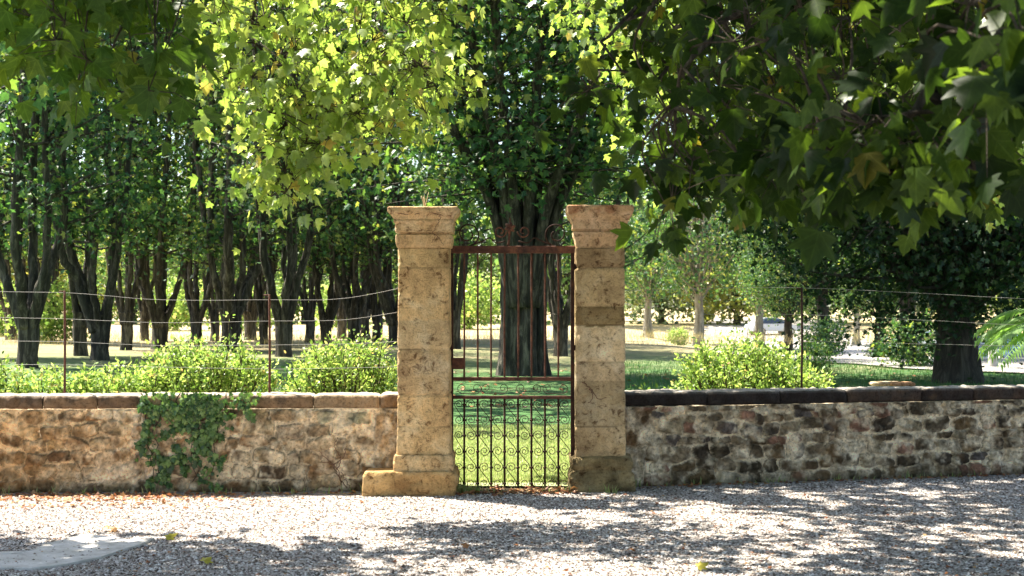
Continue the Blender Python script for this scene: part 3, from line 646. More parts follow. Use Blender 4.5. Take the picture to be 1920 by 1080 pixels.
def scroll(c1, c2, r, flip, name='scroll', rad=.0042):
    s1 = spiral(0, c1, r, math.radians(215), 1.55); s2 = s1.copy(); s2[:, 0] *= -1; s2[:, 2] = (c1+c2)-s1[:, 2]
    P = np.concatenate([s1, s2[::-1]]); P[:, 0] *= flip; return P
edges = [gx(850)]+BX+[gx(1070)]
for j in range(9):
    cx = (edges[j]+edges[j+1])/2; ys = [758, 787, 816, 846, 876, 906]; r = min(.044, (edges[j+1]-edges[j])/2-.010)
    pairs = [(0, 1), (2, 3), (4, 5)] if j % 2 == 0 else [(1, 2), (3, 4)]
    for a, c in pairs:
        P = scroll(gz(ys[a]), gz(ys[c]), r, 1 if j % 2 == 0 else 1); P[:, 0] += cx
        b = MB(); tube(b, P, .0034, 5); gpart(b, 'scroll', M_rust_d, True)
    if j % 2:
        for y, f in ((758, 1), (906, -1)):
            P = spiral(0, 0, r, math.radians(215), 1.55); P[:, 0] *= f; P[:, 2] = P[:, 2]*f+gz(y); P[:, 0] += cx
            b = MB(); tube(b, P, .0034, 5); gpart(b, 'scroll', M_rust_d, True)
for k, (xa, xb) in enumerate(((860, 900), (905, 950), (970, 1012), (1020, 1062))):   # slim scrolls between the middle rails
    s1 = spiral(gx(xa)+.03, gz(728), .045, -PI/2, 1.3, sgn=1); s2 = spiral(gx(xb)-.03, gz(728), .045, -PI/2, 1.3); s2[:, 0] = 2*(gx(xb)-.03)-s2[:, 0]
    b = MB(); tube(b, np.concatenate([s1, s2[::-1]]), .003, 5); gpart(b, 'frieze_scroll', M_rust_d, True)
b = MB(); box(b, gx(847), gx(872), GY-.035, GY+.03, gz(692), gz(671), bev=.005)
box(b, gx(856), gx(862), GY-.045, GY-.034, gz(684), gz(677)); gpart(b, 'lock_box')
for y in (500, 652, 880):
    b = MB(); box(b, gx(1076), gx(1082), GY-.012, GY+.012, gz(y+5), gz(y-5), bev=.003); gpart(b, 'hinge', M_rust_d)
for f in (1, -1):          # crest
    X = lambda px: f*(px-960)/g2 if f == 1 else -(px-960)/g2
    big = spiral(gx(877), gz(439), .105, -PI*.45, 1.35, r0=.03, sgn=-1)
    P = np.concatenate([big, spline([(gx(881), GY, gz(461)), (gx(905), GY, gz(452)), (gx(918), GY, gz(446)), (gx(930), GY, gz(455)), (gx(948), GY, gz(452))], 18)[1:]])
    sm = spiral(gx(938), gz(434), .055, 0, 1.3, r0=.012, sgn=1)
    if f == -1: P[:, 0] *= -1; sm[:, 0] *= -1
    b = MB(); tube(b, P, .007, 6); gpart(b, 'crest_scroll', M_rust_d, True)
    b = MB(); tube(b, sm, .008, 6); gpart(b, 'crest_scroll', M_rust, True)
b = MB(); tube(b, spline([(gx(953), GY, gz(461)), (gx(955), GY, gz(440)), (gx(956), GY, gz(420)), (gx(956), GY, gz(408))], 12), np.linspace(.012, .006, 12), 8)
for k in range(6):
    a = k*PI/3+.3; c = (gx(956), GY-.012, gz(427)); e = (c[0]+.05*math.cos(a), GY-.03, c[2]+.05*math.sin(a))
    tube(b, spline([c, ((c[0]+e[0])/2, GY-.03, (c[2]+e[2])/2), e], 8), [.006, .014, .018, .02, .018, .014, .009, .003], 6)
gpart(b, 'crest_flower', M_rust, True)

# stone threshold and damp soil under the gate
b = MB(); box(b, -.46, .47, 12.30, 12.62, -.02, .012, bev=.01); o = b.build('doorstep', M_soil); tag(o, 'low dark doorstep under the iron gate covered in leaf litter', 'doorstep')

# ------------------------------------------------------------------ wire fences
def wire_fence(label, posts, wires, mat, loc):
    t = thing('wire_fence', label, 'fence', 'wire fences above the garden walls', loc)
    for (px, yt, yb, Y) in posts:
        a = np.array(at(px, yb, Y)); c = np.array(at(px, yt, Y)); b = MB()
        a[2] = .80; tube(b, spline([a, (a+c)/2+[.004, 0, 0], c], 8), .011, 7, rough=.12); 
        tube(b, [c+[-.05, 0, -.006], c+[.0, 0, -.006]], .006, 5); reg(b, 'post', mat, t, False, True)
    for pts in wires:
        P = spline([at(*p) for p in pts], 10*len(pts)); P[:, 2] += .004*fbm(P*3, 3, 2); b = MB(); tube(b, P, .0015, 4); reg(b, 'wire', M_wire, t, False, True)
    return t
wf = [[(-150, 546, 12.55), (118, 549, 12.55), (300, 562, 12.55), (505, 562, 12.55), (640, 560, 12.5), (746, 541, 12.45)],
      [(-150, 592, 12.55), (118, 598, 12.55), (300, 605, 12.55), (505, 602, 12.55), (640, 600, 12.5), (746, 585, 12.45)],
      [(-150, 637, 12.55), (118, 641, 12.55), (300, 648, 12.55), (505, 647, 12.55), (640, 645, 12.5), (746, 640, 12.45)],
      [(-150, 682, 12.55), (118, 684, 12.55), (300, 688, 12.55), (505, 692, 12.55), (640, 690, 12.5), (746, 688, 12.45)]]
wire_fence('wire fence on rusty posts above the left wall', [(121, 545, 735, 12.5), (505, 552, 740, 12.5)], wf, M_rust, at(121, 735, 12.5))
wr = [[(1172, 545, 12.8), (1503, 540, 13.5), (1950, 562, 14.6)], [(1172, 592, 12.8), (1503, 590, 13.5), (1950, 612, 14.6)], [(1172, 640, 12.8), (1503, 640, 13.5), (1950, 650, 14.6)]]
wire_fence('wire fence on a slim dark post above the right wall', [(1503, 540, 726, 13.5)], wr, M_rust_d, at(1503, 726, 13.5))

# ------------------------------------------------------------------ shrubs behind the walls
def bush(label, cx, cy, rx, ry, h, n, size, mat=M_leaf_bush, z0=.0, sprout=None, name='shrub', grp='sunlit shrubs behind the walls'):
    h *= .90; t = thing(name, label, 'shrub', grp, (cx, cy, z0)); st = MB(); lf = MB(); k = max(10, int(n/55))
    for i in range(k):
        a = R.random()*2*PI; rr_ = R.random()**.5; ex, ey = rx*rr_*math.cos(a), ry*rr_*math.sin(a)
        ez = h*(.66+.36*math.sqrt(max(0, 1-rr_**2)))*(.88+.24*R.random())
        P = spline([(ex*.25, ey*.25, 0), (ex*.7, ey*.7, ez*.5), (ex*(1.02+.12*R.random()), ey*1.05, ez*.85), (ex*1.15+R.normal()*.05, ey*1.1+R.normal()*.05, ez)], 16)
        tube(st, P, np.linspace(.008, .002, 16), 4, cap=False)
        m_ = max(6, int(n/k)); q = R.random(m_)**.6; Pq = np.stack([np.interp(q*15, np.arange(16), P[:, c]) for c in range(3)], -1)
        o_ = R.standard_normal((m_, 3))*.045; leaves(lf, Pq+o_*.8, unit(o_)+[0, 0, .25]+.5*rnd(m_), rnd(m_)*.7+[0, 0, .8], size*(.6+.7*R.random(m_)), (OVAL, OVAL_F))
    if sprout:
        for sx, sh in sprout:
            P = spline([(sx*.6, 0, h*.3), (sx, 0, h*.8), (sx+.04, -.03, sh)], 14); tube(st, P, np.linspace(.006, .002, 14), 4)
            m_ = 40; q = .5+.5*R.random(m_); Pq = np.stack([np.interp(q*13, np.arange(14), P[:, c]) for c in range(3)], -1)
            o_ = R.standard_normal((m_, 3))*.035; leaves(lf, Pq+o_, unit(o_)+.3*rnd(m_), rnd(m_)+[0, 0, .6], size*(.6+.6*R.random(m_)), (OVAL, OVAL_F))
    st.build('stems', M_twig, t, True); lf.build('foliage', mat, t); return t
def pxX(px, Y): return (px-960)*Y/F
bush('tall bright green shrub beside the rusty fence post', pxX(385, 13.4), 13.45, .62, .42, 1.32, 9500, .043, sprout=[(.18, 1.52), (-.2, 1.3), (.3, 1.36)])
bush('rounded yellow-green shrub against the left gate pillar', pxX(650, 13.3), 13.3, .50, .40, 1.30, 9500, .039, sprout=[(.3, 1.42), (.1, 1.38)])
bush('low bright shrub between the first fence post and the tall shrub', pxX(235, 13.4), 13.35, .40, .3, 1.12, 4000, .043)
bush('low leafy shrub around the foot of the first fence post', pxX(120, 13.4), 13.35, .40, .3, 1.03, 4000, .043)
bush('low sunlit shrub at the far left end of the wall', pxX(5, 13.4), 13.3, .30, .3, 1.10, 2800, .043)
bush('small dark green shrub between the two fence shrubs', pxX(528, 13.8), 13.9, .16, .2, 1.02, 420, .05, mat=M_leaf_grove)
bush('broad yellow-green shrub behind the right wall', pxX(1395, 14.8), 14.9, .60, .5, 1.30, 8000, .047, sprout=[(.02, 1.42), (-.1, 1.33)])
bush('low trailing shrub to the right of the broad shrub', pxX(1500, 14.3), 14.4, .36, .3, 1.0, 2600, .046)
bush('few low leafy sprigs right of the gate pillar', pxX(1235, 14), 14.0, .20, .2, .90, 260, .06)

# ------------------------------------------------------------------ ivy on the left wall
def ivy():
    t = thing('ivy', 'dark green ivy hanging over the left wall', 'ivy', None, (-2.9, 12.2, .85))
    def dens(px, py):
        d = 0
        for x0, x1, y0, y1, w_ in ((255, 475, 736, 770, 1), (262, 430, 760, 810, .95), (258, 300, 800, 860, .6), (275, 325, 850, 915, .7), (330, 410, 800, 870, .6), (350, 415, 865, 908, .5), (375, 420, 740, 900, .25), (430, 470, 745, 775, .7)):
            if x0 < px < x1 and y0 < py < y1: d = max(d, w_)
        return d
    P = []
    for _ in range(16000):
        px, py = R.uniform(245, 485), R.uniform(732, 915); d = dens(px+16*float(vnoise(np.array([px/17., py/17., 1.]), 3)), py+(16*float(vnoise(np.array([px/15., py/15., 7.]), 4)) if py > 765 else 0))
        n_ = float(fbm(np.array([px/22., py/22., 3.]), 5, 3))
        if R.random() < d*(.10+2.4*max(0, n_+.12)): P.append(at(px, py, 12.18))
        if len(P) > 1700: break
    P = np.array(P); P[:, 1] = 12.27-R.random(len(P))*.06-.02*(P[:, 2] > .7); n = len(P)
    lf = MB(); leaves(lf, P-np.array(t.location), rnd(n)*.5+[0, 0, -.8], rnd(n)*.55+[0, -1, .35], (.044*(.5+.8*R.random(n))), (MAPLE, MAPLE_F)); lf.build('foliage', M_leaf_ivy, t)
    st = MB()
    for x0, x1, y1 in ((270, 285, 905), (300, 290, 910), (345, 360, 895), (390, 400, 900), (330, 395, 860), (420, 385, 850), (455, 465, 775), (360, 370, 905)):
        p = np.array([at(x0+(x1-x0)*k+6*R.normal(), 738+(y1-738)*k, 12.2) for k in np.linspace(0, 1, 8)]); p[:, 1] = 12.245; tube(st, spline(p, 24)-np.array(t.location), np.linspace(.006, .003, 24), 4)
    st.build('stems', M_twig, t, True)
ivy()
M_dry = m_rust('dried_vine', 1.3)
def vine(label, paths, Y, r=.004):
    t = thing('dead_vine', label, 'dead vine', 'dried vines clinging to the stone', at(paths[0][0][0], paths[0][0][1], Y)); b = MB()
    for p in paths:
        q = spline([at(x, y, Y) for x, y in p], 6*len(p)); q[:, 0] += .006*R.standard_normal(len(q)); tube(b, q, np.linspace(r, r*.5, len(q)), 4)
    reg(b, 'stems', M_dry, t, False, True)
vine('dried reddish vine twigs branching on the wall beside the pillar base', [[(640, 905), (632, 880), (612, 860), (598, 845)], [(632, 880), (640, 860), (628, 842), (632, 820)], [(650, 915), (630, 885), (618, 868), (604, 868)], [(625, 872), (645, 855), (650, 835)], [(660, 918), (648, 900), (640, 885)]], 12.29)
vine('dried vine twig crossing the left pillar cap', [[(826, 402), (822, 418), (812, 432), (815, 446), (808, 455)], [(815, 440), (824, 448), (832, 460)], [(700+45, 399), (760, 402), (772, 400)], [(776, 402), (800, 398), (830, 404)]], 12.03, .003)
vine('thin dried root across the right pillar above the wall', [[(1092, 716), (1108, 730), (1122, 748), (1136, 745)], [(1106, 728), (1112, 742), (1104, 756)]], 12.335)
# dry sprout on the left cap
t = thing('dry_sprout', 'dry plant sprout growing on top of the left pillar cap', 'plant', None, (-.755, 12.3, pz(388))); b = MB()
for k in range(7):
    a = R.random()*2*PI; tube(b, spline([(0, 0, -.01), (.012*math.cos(a), .012*math.sin(a), .05), (.035*math.cos(a), .03*math.sin(a), .09+.06*R.random())], 6), [.006, .005, .004, .003, .003, .002], 4)
b.build('stems', m_plain('dry_stem', (.45, .36, .22), .9), t, True)

# ------------------------------------------------------------------ fallen leaves, concrete cover
def litter(name, n, fn, mat, size=.05):
    P = np.array([fn() for _ in range(n)]); ax = rnd(n); ax[:, 2] *= .25; nr = rnd(n)*.35+[0, 0, 1]
    b = MB(); leaves(b, P, ax, nr, size*(.45+.7*R.random(n))); o = b.build(name, mat); o['kind'] = 'stuff'; return o
def f1():
    Y = R.choice([R.uniform(11.2, 12.1), R.uniform(11.7, 12.15)]); return (R.uniform(-4.8, -3.0)+abs(R.normal())*.5, Y, .012)
def f2(): Y = R.uniform(8.3, 12.1); return (R.uniform(-.38, .38)*Y, Y, .012)
def f3(): return (R.uniform(-.5, .55), R.normal(12.25, .09), .02)
def f4():
    X = R.uniform(-4.5, 5); Y0 = 12.26+.02*X if X < 0 else 12.62+.245*(X-.95)
    return (X, Y0-abs(R.normal())*.07-.03, .012)
def f5(): Y = R.uniform(22, 36); return (R.uniform(-.3, .3)*Y, Y, float(hfun(0, Y))+.06)
litter('reddish_leaf_litter', 900, f1, M_litter, .042); litter('scattered_leaf_litter', 1100, f2, M_litter, .026)
litter('gate_leaf_litter', 260, f3, M_litter, .06); litter('wall_foot_leaf_litter', 420, f4, M_litter, .04); litter('lawn_leaf_litter', 500, f5, M_litter, .09)
for label, px, py, s, mt, a in (('curled yellow-brown fallen leaf at the tip of the concrete slab', 308, 1013, .085, M_litter_y, .4), ('pair of orange fallen leaves beyond the concrete slab', 203, 998, .07, M_litter, 2.),
                            ('small green-yellow fallen leaf in the shade at the bottom left', 380, 1060, .075, M_litter_y, 1.), ('orange fallen leaf alone on gravel in front of the gate', 880, 1032, .06, M_litter, 3.),
                            ('rust red fallen leaf on the dappled gravel right of centre', 1180, 1036, .075, M_litter, 5.), ('yellow fallen leaf at the bottom edge right of centre', 1305, 1070, .08, M_litter_y, .2)):
    Y = 1.6*F/(py-575); b = MB(); n = 2 if 'pair' in label else 1
    P = np.array([[k*.07, .01*k, .022] for k in range(n)]); leaves(b, P, np.array([[math.cos(a+k), math.sin(a+k), .35] for k in range(n)]), np.array([[.2, -.4, 1.]]*n), s)
    o = b.build('fallen_leaf', mt); o.location = ((px-960)*Y/F, Y, 0); tag(o, label, 'leaf', 'single fallen leaves')
def cover():
    pts = [(-60, 1040), (20, 1043), (62, 1036), (84, 1024), (128, 1014), (150, 1006), (214, 1010), (240, 1016), (290, 1013), (262, 1026), (226, 1036), (190, 1049), (120, 1063), (60, 1070), (-60, 1066)]
    P = np.array([((x-960)*(1.6*F/(y-575))/F, 1.6*F/(y-575)) for x, y in pts]); n = len(P); c = P.mean(0)
    mb = MB(); rings = []
    for z, k in ((-.02, 1.0), (.012, 1.0), (.018, .99), (.014, .95), (.012, .5)):
        rings.append(np.concatenate([c+(P-c)*k, np.full((n, 1), z)], 1))
    mb.add(np.concatenate(rings), [grid_faces(n, 5, True), (np.arange(n)+4*n)[None]]); o = mb.build('concrete_slab', M_conc, smooth=False)
    tag(o, 'pale flat concrete slab set in the gravel at the bottom left', 'slab')
cover()

# grass behind the gate and at the wall foot
def grass(name, n, fn, mat, h0, h1):
    P = np.array([fn() for _ in range(n)]); h = h0+(h1-h0)*R.random(n); a = R.random(n)*2*PI; l = R.standard_normal((n, 2))*.35*h[:, None]; wd = .004+.004*R.random(n)
    sx = np.stack([np.cos(a)*wd, np.sin(a)*wd, np.zeros(n)], -1); tip = P+np.concatenate([l, h[:, None]], 1); mid = P+np.concatenate([l*.3, h[:, None]*.55], 1)
    V = np.stack([P-sx, P+sx, mid+sx*.7, mid-sx*.7, tip], 1); b = MB()
    b.add(V.reshape(-1, 3), [(np.array([[0, 1, 2, 3]])[None]+np.arange(n)[:, None, None]*5).reshape(-1, 4), (np.array([[3, 2, 4]])[None]+np.arange(n)[:, None, None]*5).reshape(-1, 3)])
    o = b.build(name, mat); o['kind'] = 'stuff'
def g1(): Y = 12.7+R.random()**1.2*6; return (R.uniform(-.05, .06)*Y, Y, .025)
def g2_(): Y = R.uniform(19, 40); return (R.uniform(.05, .36)*Y, Y, .025)
grass('grass', 34000, g1, M_grassb, .025, .06); grass('lawn_grass', 14000, g2_, M_grassd, .05, .12)
def g3():
    X = R.choice([R.normal(-.44, .05), R.normal(-.42, .08), R.normal(.98, .06), R.uniform(-4.5, 4.5)]); Y0 = 12.24+.02*X if X < -.9 else (12.22 if X < .9 else 12.6+.245*(X-.95)); return (X, Y0-abs(R.normal())*.03, 0)
grass('wall_foot_weeds', 900, g3, M_grassb, .02, .09)
def g4(): Y = R.uniform(55, 95); return (R.uniform(-.4, .3)*Y, Y, float(hfun(0, Y)))
grass('dry_grass', 16000, g4, M_dryg, .12, .4)

# ------------------------------------------------------------------ grove of pollarded plane trees
def crown_mesh(mb, centers, k, spread, size, tpl=(SIMP, SIMP_F)):
    n = len(centers)*k; off = R.standard_normal((n, 3))*spread; P = np.repeat(centers, k, 0)+off
    leaves(mb, P, rnd(n)*.8+[0, 0, -.6], rnd(n)*.7+[0, 0, .9], size*(.65+.6*R.random(n)), tpl)
def grove_proto(seed, r0, fork, nst, H, spread, nclump, low, lsize=.18):
    rs = np.random.default_rng(seed); tb = MB(); lf = MB()
    p = spline([(0, 0, -.15), (.04*rs.normal(), 0, fork*.5), (0, 0, fork)], 14); rr = np.interp(np.linspace(0, 1, 14), [0, .1, .3, .85, 1], [1.55, 1.15, 1, 1.0, 1.25])*r0
    tube(tb, p, rr, 16, rough=.3, s=seed); cents = []
    for i in range(nst):
        a = 2*PI*(i+.5*rs.random())/nst; rad = spread*(.35+.65*rs.random()); hh = H*(.72+.28*rs.random()); dx, dy = math.cos(a), math.sin(a)
        P = spline([(dx*r0*.35, dy*r0*.35, fork-.45), (dx*rad*.55, dy*rad*.55, fork+.55+.4*rs.random()), (dx*rad*.9, dy*rad*.9, fork+2.2), (dx*rad*1.1+rs.normal()*.2, dy*rad*1.1+rs.normal()*.2, hh*.6), (dx*rad*1.5+rs.normal()*.4, dy*rad*1.5+rs.normal()*.4, hh)], 30)
        P[6:] += .05*rs.standard_normal((24, 3)).cumsum(0)*.5
        sr = r0*(.42+.28*rs.random()); tube(tb, P, np.interp(np.linspace(0, 1, 30), [0, .15, .7, 1], [sr*1.25, sr*.85, sr*.6, .03]), 8, rough=.25, s=seed+i)
        for b_ in range(int(nclump/nst)):
            q = low+(1-low)*rs.random(); c0 = P[min(29, int(q*29))]; aa = rs.random()*2*PI; ln = (.5+2.0*rs.random())*(1.2-.5*q)
            e = c0+np.array([math.cos(aa)*ln, math.sin(aa)*ln, .3+.7*rs.random()])
            tube(tb, spline([c0, (c0+e)/2+[0, 0, -.08], e], 6), np.linspace(.045, .012, 6), 4, cap=False); cents += [e, (c0+e)/2+rs.normal(size=3)*.15]
    for _ in range(190):
        a = rs.random()*6.28; q = rs.random()**.5*spread*2.3; cents.append(np.array([math.cos(a)*q, math.sin(a)*q, H*(.74+.28*rs.random())]))
    crown_mesh(lf, np.array(cents), 22, .36, lsize)
    return tb, lf
def realise(tb, lf, label, grp, loc, bm=M_bark, lm=M_leaf_grove, name='plane_tree'):
    t = thing(name, label, 'tree', grp, loc); tb.build('trunk', bm, t, True); lf.build('crown', lm, t); return t
def dup(t, label, loc, rz=0, s=1, lm=None):
    c = t.copy(); COL.objects.link(c); c['label'] = label; c.location = loc; c.rotation_euler = (0, 0, rz); c.scale = (s, s, s)
    for ch in t.children:
        d = ch.copy(); COL.objects.link(d); d.parent = c; d.matrix_parent_inverse = ch.matrix_parent_inverse
        if lm and ch.name.startswith('crown'):
            d.data = ch.data.copy(); d.data.materials[0] = lm
    return c
def ground(px, Y): X = pxX(px, Y); return (X, Y, float(hfun(X, Y)))
GR = 'plane trees of the grove behind the wall'
G = [('plane tree with a stout trunk at the far left of the grove', 51, 35.5, 0), ('leaning plane trunk just right of the first rusty post', 152, 44, 1), ('forked plane tree standing close behind the first post', 186, 40, 2),
     ('slim plane tree second behind the first post', 236, 53, 1), ('plane tree with two broad stems left of the tall shrub', 300, 54, 2), ('plane tree rising behind the left edge of the tall shrub', 368, 60, 0),
     ('biggest forked plane tree above the tall shrub', 432, 50, 3), ('slim plane trunk just left of the second rusty post', 496, 62, 1), ('thick straight plane tree right of the second rusty post', 531, 44, 0),
     ('thin plane trunk between two thicker ones behind the rounded shrub', 580, 66, 1), ('broad plane trunk above the left side of the rounded shrub', 612, 62, 2), ('plane tree above the middle of the rounded shrub', 664, 60, 0),
     ('narrow V-forked plane tree left of the gate pillar', 706, 64, 1), ('plane trunk hugging the left edge of the gate pillar', 740, 58, 2),
     ('plane tree outside the left edge reaching into the picture', -60, 42, 2),
     ('leaning branching tree seen through the left gate bars', 852, 52, 1), ('plane tree just visible through the right gate bars', 1052, 46, 0), ('plane tree hidden behind the right gate pillar', 1120, 58, 2), ('thin plane tree between the stout far left trunk and the first post', 92, 64, 1), ('thin plane tree just left of the biggest forked one', 402, 68, 1),
     ('slim far plane tree between the second post and its neighbour', 470, 70, 2), ('slim far plane tree left of the gate pillar and its V-forked neighbour', 686, 70, 1), ('far plane tree at the left edge behind the stout trunk', 20, 66, 0), ('slim far plane tree above the middle of the rounded shrub', 640, 72, 1), ('slim plane tree at the back between the first two broad stems', 272, 68, 1)]
protos = [realise(*grove_proto(21, .25, 1.5, 6, 16, 1.1, 110, .50), G[0][0], GR, ground(*G[0][1:3])), realise(*grove_proto(22, .21, 1.4, 5, 15, 1.0, 85, .50), G[1][0], GR, ground(*G[1][1:3])),
          realise(*grove_proto(23, .26, 1.3, 7, 16, 1.25, 115, .50), G[2][0], GR, ground(*G[2][1:3])), None]
protos[3] = realise(*grove_proto(24, .36, 1.6, 7, 18, 1.8, 160, .47), G[6][0], GR, ground(*G[6][1:3]))
for i, (lb, px, Y, k) in enumerate(G):
    if i in (0, 1, 2, 6): continue
    dup(protos[k], lb, ground(px, Y), R.random()*6.28, .92+.2*R.random())
# giant behind the gate
tb, lf = MB(), MB(); rs = np.random.default_rng(5)
for (dx, dy, r, h0) in ((-.26, 0, .27, 4.4), (.10, -.1, .22, 4.0), (.0, .35, .28, 4.5), (.40, .1, .19, 3.6)):
    tube(tb, spline([(dx*1.25, dy, -.15), (dx, dy, .6), (dx*.95, dy, 2.2), (dx*1.25, dy*1.2, h0)], 26), np.interp(np.linspace(0, 1, 26), [0, .08, .3, 1], [1.6, 1.15, 1, .85])*r, 20, rough=.34, s=int(dx*10)+5)
cents = []
for i in range(13):
    a = 2*PI*i/13+rs.random()*.4; rad = .6+2.8*rs.random(); dx, dy = math.cos(a), math.sin(a); hh = 13+5*rs.random()
    P = spline([(dx*.26, dy*.3, 1.6), (dx*(.3+rad*.18), dy*(.3+rad*.18), 4.0), (dx*rad*.8, dy*rad*.8, 7), (dx*rad*1.2, dy*rad*1.2, hh*.65), (dx*rad*1.6, dy*rad*1.6, hh)], 34)
    tube(tb, P, np.interp(np.linspace(0, 1, 34), [0, .2, .7, 1], [.15, .125, .085, .03]), 9, rough=.25, s=i)
    for b_ in range(30):
        q = .28+.72*rs.random(); c0 = P[min(33, int(q*33))]; aa = rs.random()*2*PI; ln = .8+3.0*rs.random()
        e = c0+np.array([math.cos(aa)*ln, math.sin(aa)*ln, .2+.9*rs.random()-.16*ln]); tube(tb, spline([c0, (c0+e)/2+[0, 0, .1], e], 6), np.linspace(.035, .010, 6), 4, cap=False)
        cents += [e, c0+(e-c0)*.7+rs.normal(size=3)*.3, c0+(e-c0)*.4+rs.normal(size=3)*.25]
for _ in range(420):
    a = rs.random()*6.28; q = rs.random()**.5*9.0; cents.append(np.array([math.cos(a)*q, math.sin(a)*q, 9.9+5*rs.random()]))
crown_mesh(lf, np.array(cents), 13, .42, .19)
realise(tb, lf, 'giant old plane tree with clustered trunks straight behind the gate', None, (.25, 33, 0))

# ------------------------------------------------------------------ trees on the right
def round_proto(seed, r0, th, H, crx, crz, ncl, k, lsize, spread=.6, lowhang=0):
    rs = np.random.default_rng(seed); tb, lf = MB(), MB()
    p = spline([(0, 0, -.3), (.05, 0, th*.5), (0, 0, th), (.1, .1, H*.6), (0, 0, H*.85)], 26); tube(tb, p, np.interp(np.linspace(0, 1, 26), [0, .04, .10, .18, .5, 1], [2.1, 1.55, 1.2, 1, .8, .15])*r0, 14, rough=.3, s=seed)
    cz = (th+H)/2-lowhang/2; hz = (H-th+lowhang)/2; cents = []
    for i in range(ncl):
        u = unit(rs.normal(size=3)); q = .45+.6*rs.random()**.6; c = np.array([u[0]*crx*q, u[1]*crx*q, cz+u[2]*hz*q])
        lump = 1+.25*float(fbm(u*2.2, seed, 2)); c[:2] *= lump; cents.append(c)
        if i % 4 == 0:
            a = p[10+rs.integers(12)]; tube(tb, spline([a, (a+c)/2+[0, 0, -.1], c], 7), np.linspace(r0*.22, .012, 7), 5, cap=False)
    crown_mesh(lf, np.array(cents), k, spread, lsize); return tb, lf
RG = 'trees in the field right of the gate'
oak = realise(*round_proto(41, .42, 2.0, 9.5, 4.7, 3, 1000, 54, .125, .40, .8), 'big dark tree with a thick flared trunk behind the right wall', RG, ground(1792, 29.5), M_bark_d, M_leaf_dark, 'oak_tree')
oak.children[0].name = 'trunk'
tb = MB(); 
oak2 = realise(*round_proto(42, .27, 2.9, 8.5, 3.0, 3, 340, 44, .14, .38, .0), 'dark tree with twin stems and a low bushy foot right of the post', RG, ground(1541, 56), M_bark_d, M_leaf_grove, 'leafy_tree')
dup(oak2, 'dark tree just left of the thick flared trunk', ground(1702, 42), 2, .9)
dup(oak2, 'thin dark tree beyond the gravel road', ground(1650, 60), 4, .8)
dup(oak2, 'thin leaning dark trunk left of the dark fence post', ground(1478, 66), 5, .75)
dup(oak2, 'dark leafy tree behind the palm at the right edge', ground(1990, 40), 1, 1.0)
pale = realise(*round_proto(43, .30, 3.3, 12, 4.2, 3, 330, 20, .24, .5), 'tree with a pale sunlit trunk in the field right of the pillar', RG, ground(1310, 84), M_bark_l, M_leaf_grove, 'leafy_tree')
dup(pale, 'tree with a straight grey trunk above the broad shrub', ground(1425, 88), 3, .95)
dup(pale, 'far pale trunked tree beside the road', ground(1606, 100), 1, .8)
dup(pale, 'leafy field tree partly behind the right pillar', ground(1215, 100), 2, .9)
# far tree line
FG = 'sunlit trees in the far line beyond the field'
f0 = round_proto(51, .3, 1.2, 15, 5.5, 3, 300, 16, .45, .8, 1.2); f1_ = round_proto(52, .3, 1.0, 12, 5.0, 3, 280, 16, .42, .8, 1.0)
mats = [M_leaf_far, M_leaf_far, M_leaf_sil, M_leaf_far, M_leaf_yel, M_leaf_far]
ords = ['first', 'second', 'third', 'fourth', 'fifth', 'sixth', 'seventh', 'eighth', 'ninth', 'tenth', 'eleventh', 'twelfth', 'thirteenth', 'fourteenth', 'fifteenth', 'sixteenth', 'seventeenth', 'eighteenth', 'nineteenth', 'twentieth', 'twenty-first', 'twenty-second', 'twenty-third', 'twenty-fourth', 'twenty-fifth', 'twenty-sixth']
FP = {}
for i in range(26):
    px = -80+i*82+R.normal()*14; Y = 128+22*R.random()+(18 if i % 2 else 0); k = i % 2
    mt = mats[R.integers(len(mats))]
    if 1180 < px < 1300 or 1560 < px < 1800: mt = M_leaf_sil
    if 1340 < px < 1440: mt = M_leaf_yel; 
    lb = '%s tree from the left in the far line beyond the dry field' % ords[i]
    key = (k, mt.name)
    if key not in FP:
        src = [f0, f1_][k]; t = realise(src[0], src[1], lb, FG, ground(px, Y), M_bark, mt, 'field_tree'); FP[key] = t; t.rotation_euler = (0, 0, R.random()*6); t.scale = (1.05,)*3
    else: dup(FP[key], lb, ground(px, Y), R.random()*6.28, .85+.35*R.random())
# understorey bushes beyond the grove
SG = 'bushes standing in the field'
tb_, lf_ = round_proto(61, .06, .25, 2.6, 1.7, 1, 150, 14, .2, .3, .2)
s0 = realise(tb_, lf_, 'bright yellow-green bush between the first two grove trunks', SG, ground(95, 62), M_bark, M_leaf_bush, 'bush'); s0['category'] = 'bush'
for lb, px, Y, s, lm in (('bright bush at the left edge behind the grove', 5, 80, 1.1, None), ('green bush in the grove right of the second trunk', 330, 96, 1.3, None), ('green bush low behind the big forked tree', 478, 92, 1.2, None),
                     ('bush at the far side of the field near the left pillar', 640, 100, 1.3, None), ('green bush seen low through the gate', 880, 100, 1.4, None), ('dark green bush at the foot of the twin-stemmed tree', 1545, 53, .55, M_leaf_grove),
                     ('dark bush left of the thick flared trunk', 1712, 37, .5, M_leaf_grove), ('small dark bush by the thin tree beyond the road', 1650, 57, .35, M_leaf_grove), 
                     ('small round bush on the lawn behind the broad shrub', 1525, 34, .28, M_leaf_grove), ('small pale bush alone in the field right of the pillar', 1272, 66, .3, None)):
    o = dup(s0, lb, ground(px, Y), R.random()*6, s, lm); o['category'] = 'bush'

